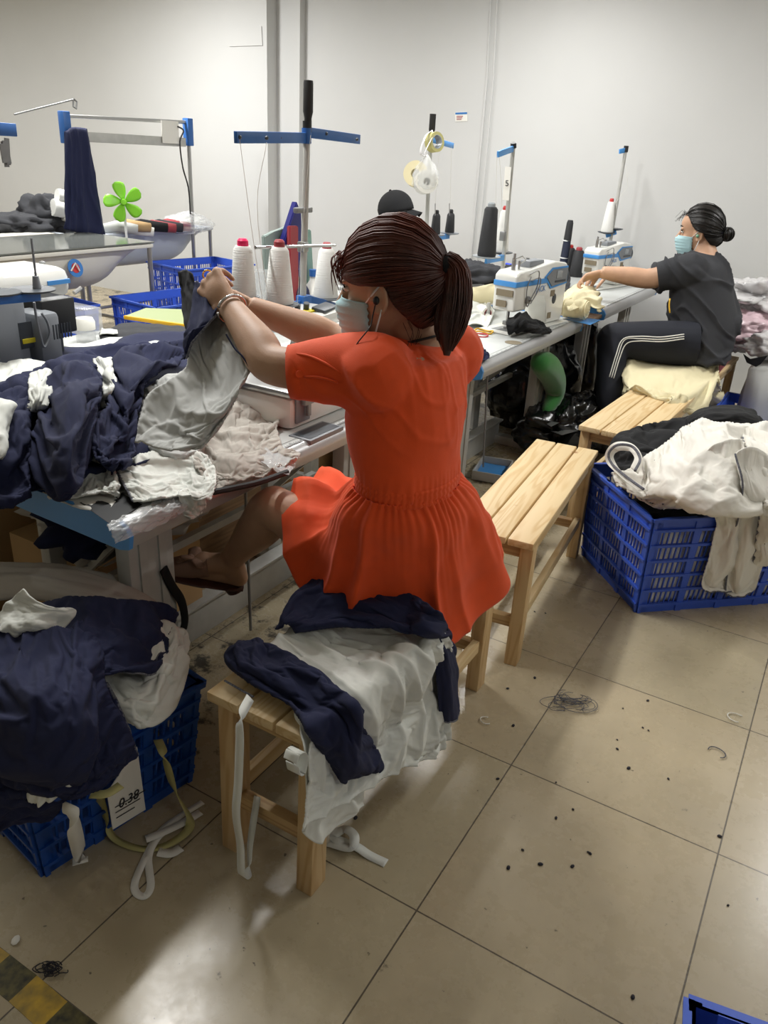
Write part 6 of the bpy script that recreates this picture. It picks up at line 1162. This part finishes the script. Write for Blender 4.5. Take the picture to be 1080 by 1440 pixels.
b = MB(); b.lathe([(.0555, 0), (.0585, .003), (.059, .018), (.0560, .034), (.054, .034)], hemc-ca*.030, ca, 40, cap=False); b.build('sleeve_cuff', 'orange', dress, 0, solid=.002)
bp = D(421, 526, (hemc-EYE).dot(CF)-.062); MB().lathe([(0, 0), (.0075, 0), (.0075, .003), (.005, .0022), (0, .0022)], bp, -vdir, 18).build('button', 'orange', dress)
b = MB(); b.tube(cr1([list(D(x, y, k)) for x, y, k in ((402, 497, 1.62), (430, 500, 1.60), (455, 510, 1.585), (480, 525, 1.575))], 16), .0035, 6); b.tube(cr1([list(D(x, y, k)) for x, y, k in ((428, 530, 1.60), (450, 531, 1.59), (475, 538, 1.58))], 12), .003, 6); b.build('sleeve_tab', 'orange', dress, 0)
# elastic waistband
P = []
for z, k in ((.020, .109), (.015, .1125), (.008, .110), (0, .113), (-.008, .110), (-.015, .1125), (-.020, .109)):
    row = []
    for t in np.linspace(0, 2*PI, 220, endpoint=False):
        q = 1+.010*math.sin(t*60+.8*math.sin(t*5)); f_ = F1_.normalized(); l_ = V(0, 0, 1).cross(f_); row.append(list(waist+V(0, 0, -.004+z)+f_*k*q*math.cos(t)+l_*(k+.041)*q*math.sin(t)))
    P.append(row)
b = MB(); b.grid(P, cv=True); b.build('waistband', 'orange', dress, 0)
# skirt
cols = [(180, X(404, 703, -1.10)), (-155, X(400, 760, -1.05)), (-125, X(424, 830, -.98)), (-95, X(478, 862, -.86)), (-65, X(560, 885, -.74)), (-38, X(628, 905, -.650)), (-14, X(657, 884, -.630)), (12, X(706, 824, -.61)), (45, X(684, 775, -.67)), (85, V(-.80, 1.90, .48)), (125, V(-1.02, 1.84, .56)), (155, V(-1.14, 1.70, .665))]
rows = [[], [], [], [], []]; f_ = F1_.normalized(); l_ = V(0, 0, 1).cross(f_).normalized()
for i, (ph, hm) in enumerate(cols):
    d_ = V(math.cos(R(ph)), math.sin(R(ph)), 0); w0 = waist+V(0, 0, -.012)+V(d_.x*.110, d_.y*.152, 0)
    o_ = hm-V(waist.x, waist.y, hm.z); o_.z = 0; o_.normalize()
    top = i in (0, 11, 1)
    rows[0].append(w0); rows[1].append(w0.lerp(hm, .18)+o_*(.0 if top else .012)-V(0, 0, .03 if top else 0))
    rows[2].append(w0.lerp(hm, .42)+o_*(-.01 if top else .0)-V(0, 0, .055 if top else 0)); rows[3].append(w0.lerp(hm, .72)+o_*(0 if top else -.006)-V(0, 0, .02 if top else 0)); rows[4].append(hm)
rows = [[list(p) for p in r] for r in rows]
P = cr2(rows, 70, 260, False, True); Nn = normals(P, True); U = np.linspace(0, 1, 70)[:, None]; A = np.linspace(0, 2*PI, 260, endpoint=False)[None]
cen = np.array([waist.x, waist.y, 0]); out = P-P.mean(1, keepdims=True); sgn = np.sign((Nn*out).sum(2, keepdims=True)); Nn = Nn*sgn
ph = A*10+1.6*np.sin(A*4+1)+1.1*np.sin(A*7+U*2); pl = (1-np.abs(np.sin(ph/2)))**1.25
ph2 = A*46+2*np.sin(A*6); h = pl*(.024+.014*np.sin(A*3+2))*np.clip(U*1.4, 0, 1)**.8+.0035*np.sin(ph2)*(1-U)**3+.004*fbm(np.stack([U*5+A*0, A*3+U*0, A*0+U*0+2], -1), 2)
P = P+Nn*h[..., None]
b = MB(); b.grid(P, cv=True); b.build('skirt', 'orange', dress, 0, solid=.003)
# ---------- woman in charcoal T-shirt ----------
W2 = thing('person', 'woman in charcoal T-shirt and striped black trousers at the far machine, hair in a bun', 'person', (-.74, 4.75, 0))
k0 = 4.45
H2c = D(984, 326, k0); H2 = headM(H2c, V(-.99, -.04, -.10)); h2s = 1.10
F2_ = V(-1, -.05, 0); nb2 = D(992, 356, k0); sh2 = D(985, 378, k0); ch2 = D(986, 412, k0); wa2 = D(991, 452, k0); hp2 = D(990, 486, k0)
l2 = V(0, -1, 0); SL2 = sh2+l2*.17+V(-.03, 0, 0); SR2 = sh2-l2*.17+V(-.03, 0, 0)
EL2 = D(912, 392, k0-.05); WL2 = D(846, 383, k0-.02); ER2 = D(905, 392, k0+.4); WR2 = D(858, 385, k0+.3)
b = MB(); head_geo(b, H2, h2s); b.tube([H2 @ V(-.02, 0, -.04), nb2.lerp(H2c, .35), nb2-V(0, 0, .03)], [.062, .060, .08], 18)
ringbody(b, [(nb2, .07, .08, F2_, 0), (sh2, .11, .17, F2_, 0), (ch2, .15, .17, F2_, 0), (wa2, .16, .17, F2_, 0), (hp2, .14, .19, F2_, 0), (D(990, 500, k0), .10, .15, F2_, 0)])
for S, E_, W_ in ((SL2, EL2, WL2), (SR2, ER2, WR2)):
    b.tube(cr1([list(S), list(S.lerp(E_, .5)), list(E_), list(E_.lerp(W_, .4)), list(W_)], 22), [float(v) for v in cr1([[.07], [.062], [.055], [.052], [.034]], 22)[:, 0]], 18)
hand(b, WL2, D(818, 392, k0)-WL2, V(.1, .9, -.3), V(-.2, 0, -1), 1.12, cl=[(30, 40, 30)]*4)
hand(b, WR2, V(-.9, -.4, -.25), V(.3, -.9, 0), V(0, 0, -1), 1.05, cl=[(20, 35, 25)]*4)
body2 = b.build('body', 'skin2', W2, 0); bake(body2, .0065, 4); face_bits(H2, h2s, body2); mask_geo(H2, h2s, W2)
hl2 = [(.074, 0, .078), (.066, .035, .074), (.044, .060, .05), (.018, .074, .022), (.006, .078, .012), (-.022, .079, .010), (-.036, .074, -.022), (-.058, .062, -.05), (-.07, .035, -.068), (-.074, 0, -.074)]
hl2 = hl2+[(x, -y, z) for x, y, z in hl2[-2:0:-1]]
hair2 = hair_cap(H2, h2s, (-.112, 0, -.005), 'hairb', W2, hl2, bulge=.010, seed=12, strands=200)
b = MB(); bc = H2 @ (V(-.134, 0, -.014)*h2s); b.ball(bc, (.034, .032, .036), 18)
for k in range(10): a0 = k*.63; b.tube([bc+V(math.cos(a0)*math.sin(t), math.sin(a0)*math.sin(t), math.cos(t))*.036 for t in np.linspace(.2, 3, 10)], .0045, 5)
b.build('hair_bun', 'hairb', hair2, 0)
b = MB()
for k in range(14): p0 = Vector((.06+.02*r_.rand(), .03*r_.randn(), .09)); b.tube([p0, p0+V(.02, .01*r_.randn(), .012*r_.randn()), p0+V(.045*r_.rand()+.01, .02*r_.randn(), -.01-.03*r_.rand())], .0007, 4, cap=False)
b.xf(H2 @ Matrix.Scale(h2s, 4)); b.build('loose_strands', 'hairb', hair2, 0)
b = MB(); e2 = H2 @ (V(-.003, .083, -.016)*h2s); b.ball(e2, (.009, .008, .009), 10); b.build('earphone', mat('green_white_plastic', '#7fb59a', .4), W2, 0)
b = MB()
ringbody(b, [(nb2+V(.0, 0, .01), .080, .09, F2_, .01), (nb2+V(0, 0, -.02), .11, .14, F2_, 0), (sh2+V(.0, 0, .01), .150, .20, F2_, 0), (ch2, .180, .215, F2_, 0), (wa2.lerp(ch2, .5), .188, .215, F2_, 0), (wa2, .192, .218, F2_, 0), (hp2+V(.0, 0, .01), .155, .225, F2_, -.0), (D(994, 503, k0), .135, .22, F2_, -.0)], 34, 44)
sleeve(b, [SL2-l2*.05, SL2, SL2.lerp(EL2, .40), SL2.lerp(EL2, .80)], [.10, .10, .092, .083]); sleeve(b, [SR2+l2*.05, SR2, SR2.lerp(ER2, .4), SR2.lerp(ER2, .8)], [.10, .10, .092, .083])
sh_ = b.build('t_shirt', 'char', W2, 0); bake(sh_, .008, 6)
wrinkle(sh_, lambda w: np.clip(1-np.abs(vnoise(np.stack([(w[:, 0]*.8+w[:, 2])*13, w[:, 1]*6, (w[:, 2]-w[:, 0])*4+2], -1)))*3, 0, 1)**1.5*.022-.006)
b = MB(); b.tube(cr1([list(D(x, y, k0-.19)) for x, y in ((942, 420), (941, 430), (942, 440))], 6), .004, 6); b.build('shirt_print', 'yellow', sh_, 0)
b = MB()
K2 = D(862, 477, k0-.06); hipn = D(978, 484, k0-.11); A2 = D(856, 560, k0-.10); K2b = D(868, 474, k0+.22); hipf = D(978, 484, k0+.15); A2b = D(850, 560, k0+.2)
ringbody(b, [(D(988, 470, k0), .12, .17, F2_, 0), (D(988, 490, k0), .125, .19, F2_, 0), (D(985, 506, k0), .12, .18, F2_, 0)], 12, 30)
for S, E_, W_ in ((hipn, K2, A2), (hipf, K2b, A2b)):
    b.tube(cr1([list(S), list(S.lerp(E_, .5)), list(E_)], 14), [float(v) for v in cr1([[.125], [.115], [.088]], 14)[:, 0]], 20); b.tube(cr1([list(E_), list(E_.lerp(W_, .5)), list(W_), list(V(W_.x, W_.y, .09))], 16), [float(v) for v in cr1([[.088], [.080], [.07], [.06]], 16)[:, 0]], 20); b.ball(E_, .09)
tr_ = b.build('trousers', mat('dark_navy_trousers', '#0f1320', .8, bump=.2, bscale=700), W2, 0); bake(tr_, .009, 5)
for k in range(3):
    o_ = .012*k; b = MB(); b.tube(cr1([list(D(x, y+3.2*k*(1 if x > 880 else .3)+0, kk)) for x, y, kk in ((962, 470, k0-.245), (930, 474, k0-.245), (900, 473, k0-.24), (876+2.5*k, 477, k0-.21), (866+3*k, 500, k0-.20), (857+3*k, 530, k0-.20))], 30), .0045, 6, flat=.6); b.build('stripe', 'paper', tr_, 0)
b = MB()
for W_ in (A2, A2b): b.cap_(V(W_.x+.02, W_.y, .05), V(W_.x-.18, W_.y, .04), .045, .035)
b.build('shoes', 'black', W2, 0)
b = MB().bb((-.86, 4.72, .462), (-.55, 5.12, .515), .02); tag(b.build('seat_cushion', 'pinkc'), 'thin dusty pink cushion on the long bench under the woman in charcoal', 'cushion')
# ---------- person in black cap ----------
W3 = thing('person', 'person in black cap bent over, half hidden behind the auburn hair', 'person', (-2.95, 5.0, 0))
H3c = D(557, 300, 5.45); H3 = headM(H3c, V(-.95, -.25, -.35)); h3s = 1.12
b = MB(); head_geo(b, H3, h3s); n3 = H3 @ V(-.05, 0, -.16)
b.tube([H3 @ V(-.02, 0, -.04), n3], [.058, .062], 16); body3 = b.build('body', 'skin2', W3, 0); 
s3 = n3+V(.02, 0, -.06)
b2 = MB(); b2.cap_(s3+V(0, -.17, 0), s3+V(-.25, -.2, -.15), .055, .045); b2.cap_(s3+V(0, .17, 0), s3+V(-.25, .2, -.15), .055, .045); b2.cap_(s3+V(-.25, -.2, -.15), s3+V(-.45, -.1, -.16), .042, .032); b2.cap_(s3+V(-.25, .2, -.15), s3+V(-.45, .1, -.16), .042, .032)
b2.build('arms', 'skin2', body3, 0)
bake(body3, .009, 3); face_bits(H3, h3s, body3)
b = MB(); ringbody(b, [(n3+V(0, 0, .0), .07, .08, F2_, 0), (s3, .11, .20, F2_, 0), (s3+V(.03, 0, -.2), .13, .20, F2_, 0), (s3+V(.06, 0, -.45), .14, .2, F2_, 0)], 20, 30); sleeve(b, [s3+V(0, -.12, 0), s3+V(-.04, -.17, -.01), s3+V(-.16, -.19, -.09)], [.08, .085, .075]); sleeve(b, [s3+V(0, .12, 0), s3+V(-.04, .17, -.01), s3+V(-.16, .19, -.09)], [.08, .085, .075])
o = b.build('shirt', 'blk', W3, 0); bake(o, .012, 4)
P = []
for i in range(12):
    th = PI/2*i/11*1.12; P.append([list(V(-.004+.112*math.sin(th)*math.cos(p), .092*math.sin(th)*math.sin(p), .026+.108*math.cos(th)+(.010*math.cos(p) if i > 8 else 0))) for p in np.linspace(0, 2*PI, 36, endpoint=False)])
b = MB(); b.grid(P, cv=True); b.ball((0, 0, .134), .008, 8); b.xf(H3 @ Matrix.Scale(h3s, 4)); cap = b.build('cap', 'blk', W3, 0, solid=.003)
P = [[(-.085-.075*u*(1-a*a*.55), a*.075, .005-.045*u-.02*a*a) for a in np.linspace(-1, 1, 14)] for u in np.linspace(0, 1, 8)]
b = MB(); b.grid(P); b.xf(H3 @ Matrix.Scale(h3s, 4)); b.build('brim', 'blk', cap, 0, solid=.004)
P = [[(-.03-.07*math.cos(a*1.3)*u**0, .078*math.sin(a*1.3), .02-.10*u) for a in np.linspace(-1, 1, 16)] for u in np.linspace(0, 1, 8)]
b = MB(); b.grid(P); b.xf(H3 @ Matrix.Scale(h3s, 4)); b.build('hair', 'hairb', W3, 0, solid=.008)
b = MB()
for s_ in (-1, 1): b.tube([(.098+.006*math.cos(t)*0, s_*.034+.024*math.cos(t), .0+.019*math.sin(t)) for t in np.linspace(0, 2*PI, 20, endpoint=False)], .0018, 6, closed=True); b.tube([(.098, s_*.058, .006), (.04, s_*.078, .008), (-.005, s_*.08, .004)], .0018, 6)
b.xf(H3 @ Matrix.Scale(h3s, 4)); b.build('glasses', 'dsteel', W3, 0)
# ================= let the jersey buckle: a short cloth settling, then frozen to plain meshes =================
def settle(frames=14):
    for o, sh_, grow in SIM:
        grow, bend = grow if isinstance(grow, tuple) else (grow, 2.2)
        m, n = sh_[:2]; vg = o.vertex_groups.new(name='pin'); 
        for i in range(m):
            for j in range(n):
                e = min(i, m-1-i, j, n-1-j); w = .9 if e == 0 else (.35 if e < 3 else .05); vg.add([i*n+j], w, 'REPLACE')
        c = o.modifiers.new('cloth', 'CLOTH'); o.modifiers.move(len(o.modifiers)-1, 0); s = c.settings
        s.quality = 5; s.mass = .15; s.tension_stiffness = 12; s.compression_stiffness = 12; s.shear_stiffness = 6; s.bending_model = 'ANGULAR'; s.bending_stiffness = bend
        s.tension_damping = 8; s.compression_damping = 8; s.shear_damping = 8; s.bending_damping = 1.5; s.air_damping = 3
        s.vertex_group_mass = 'pin'; s.pin_stiffness = 1.2; s.shrink_min = -grow; s.effector_weights.gravity = .12
        c.collision_settings.use_collision = False; c.collision_settings.use_self_collision = False
        c.point_cache.frame_start = 1; c.point_cache.frame_end = frames
    SC.frame_start = 1; SC.frame_end = frames
    for f in range(1, frames+1): SC.frame_set(f)
    dg = bpy.context.evaluated_depsgraph_get()
    for o, sh_, grow in SIM:
        for md in o.modifiers:
            if md.type == 'SOLIDIFY': md.show_viewport = False
    dg.update(); new = {}
    for o, sh_, grow in SIM:
        ev = o.evaluated_get(dg); a = np.empty(len(ev.data.vertices)*3, np.float32); ev.data.vertices.foreach_get('co', a); new[o.name] = a
    for o, sh_, grow in SIM:
        a = new[o.name]; 
        for md in list(o.modifiers):
            if md.type == 'CLOTH': o.modifiers.remove(md)
            elif md.type == 'SOLIDIFY': md.show_viewport = True
        o.vertex_groups.clear()
        if np.isfinite(a).all() and len(a) == len(o.data.vertices)*3: o.data.vertices.foreach_set('co', a); o.data.update()
        else: print('cloth left as it was', o.name)
    SC.frame_set(1)
import time; _t = time.time(); settle(); print('settled', len(SIM), round(time.time()-_t, 1))
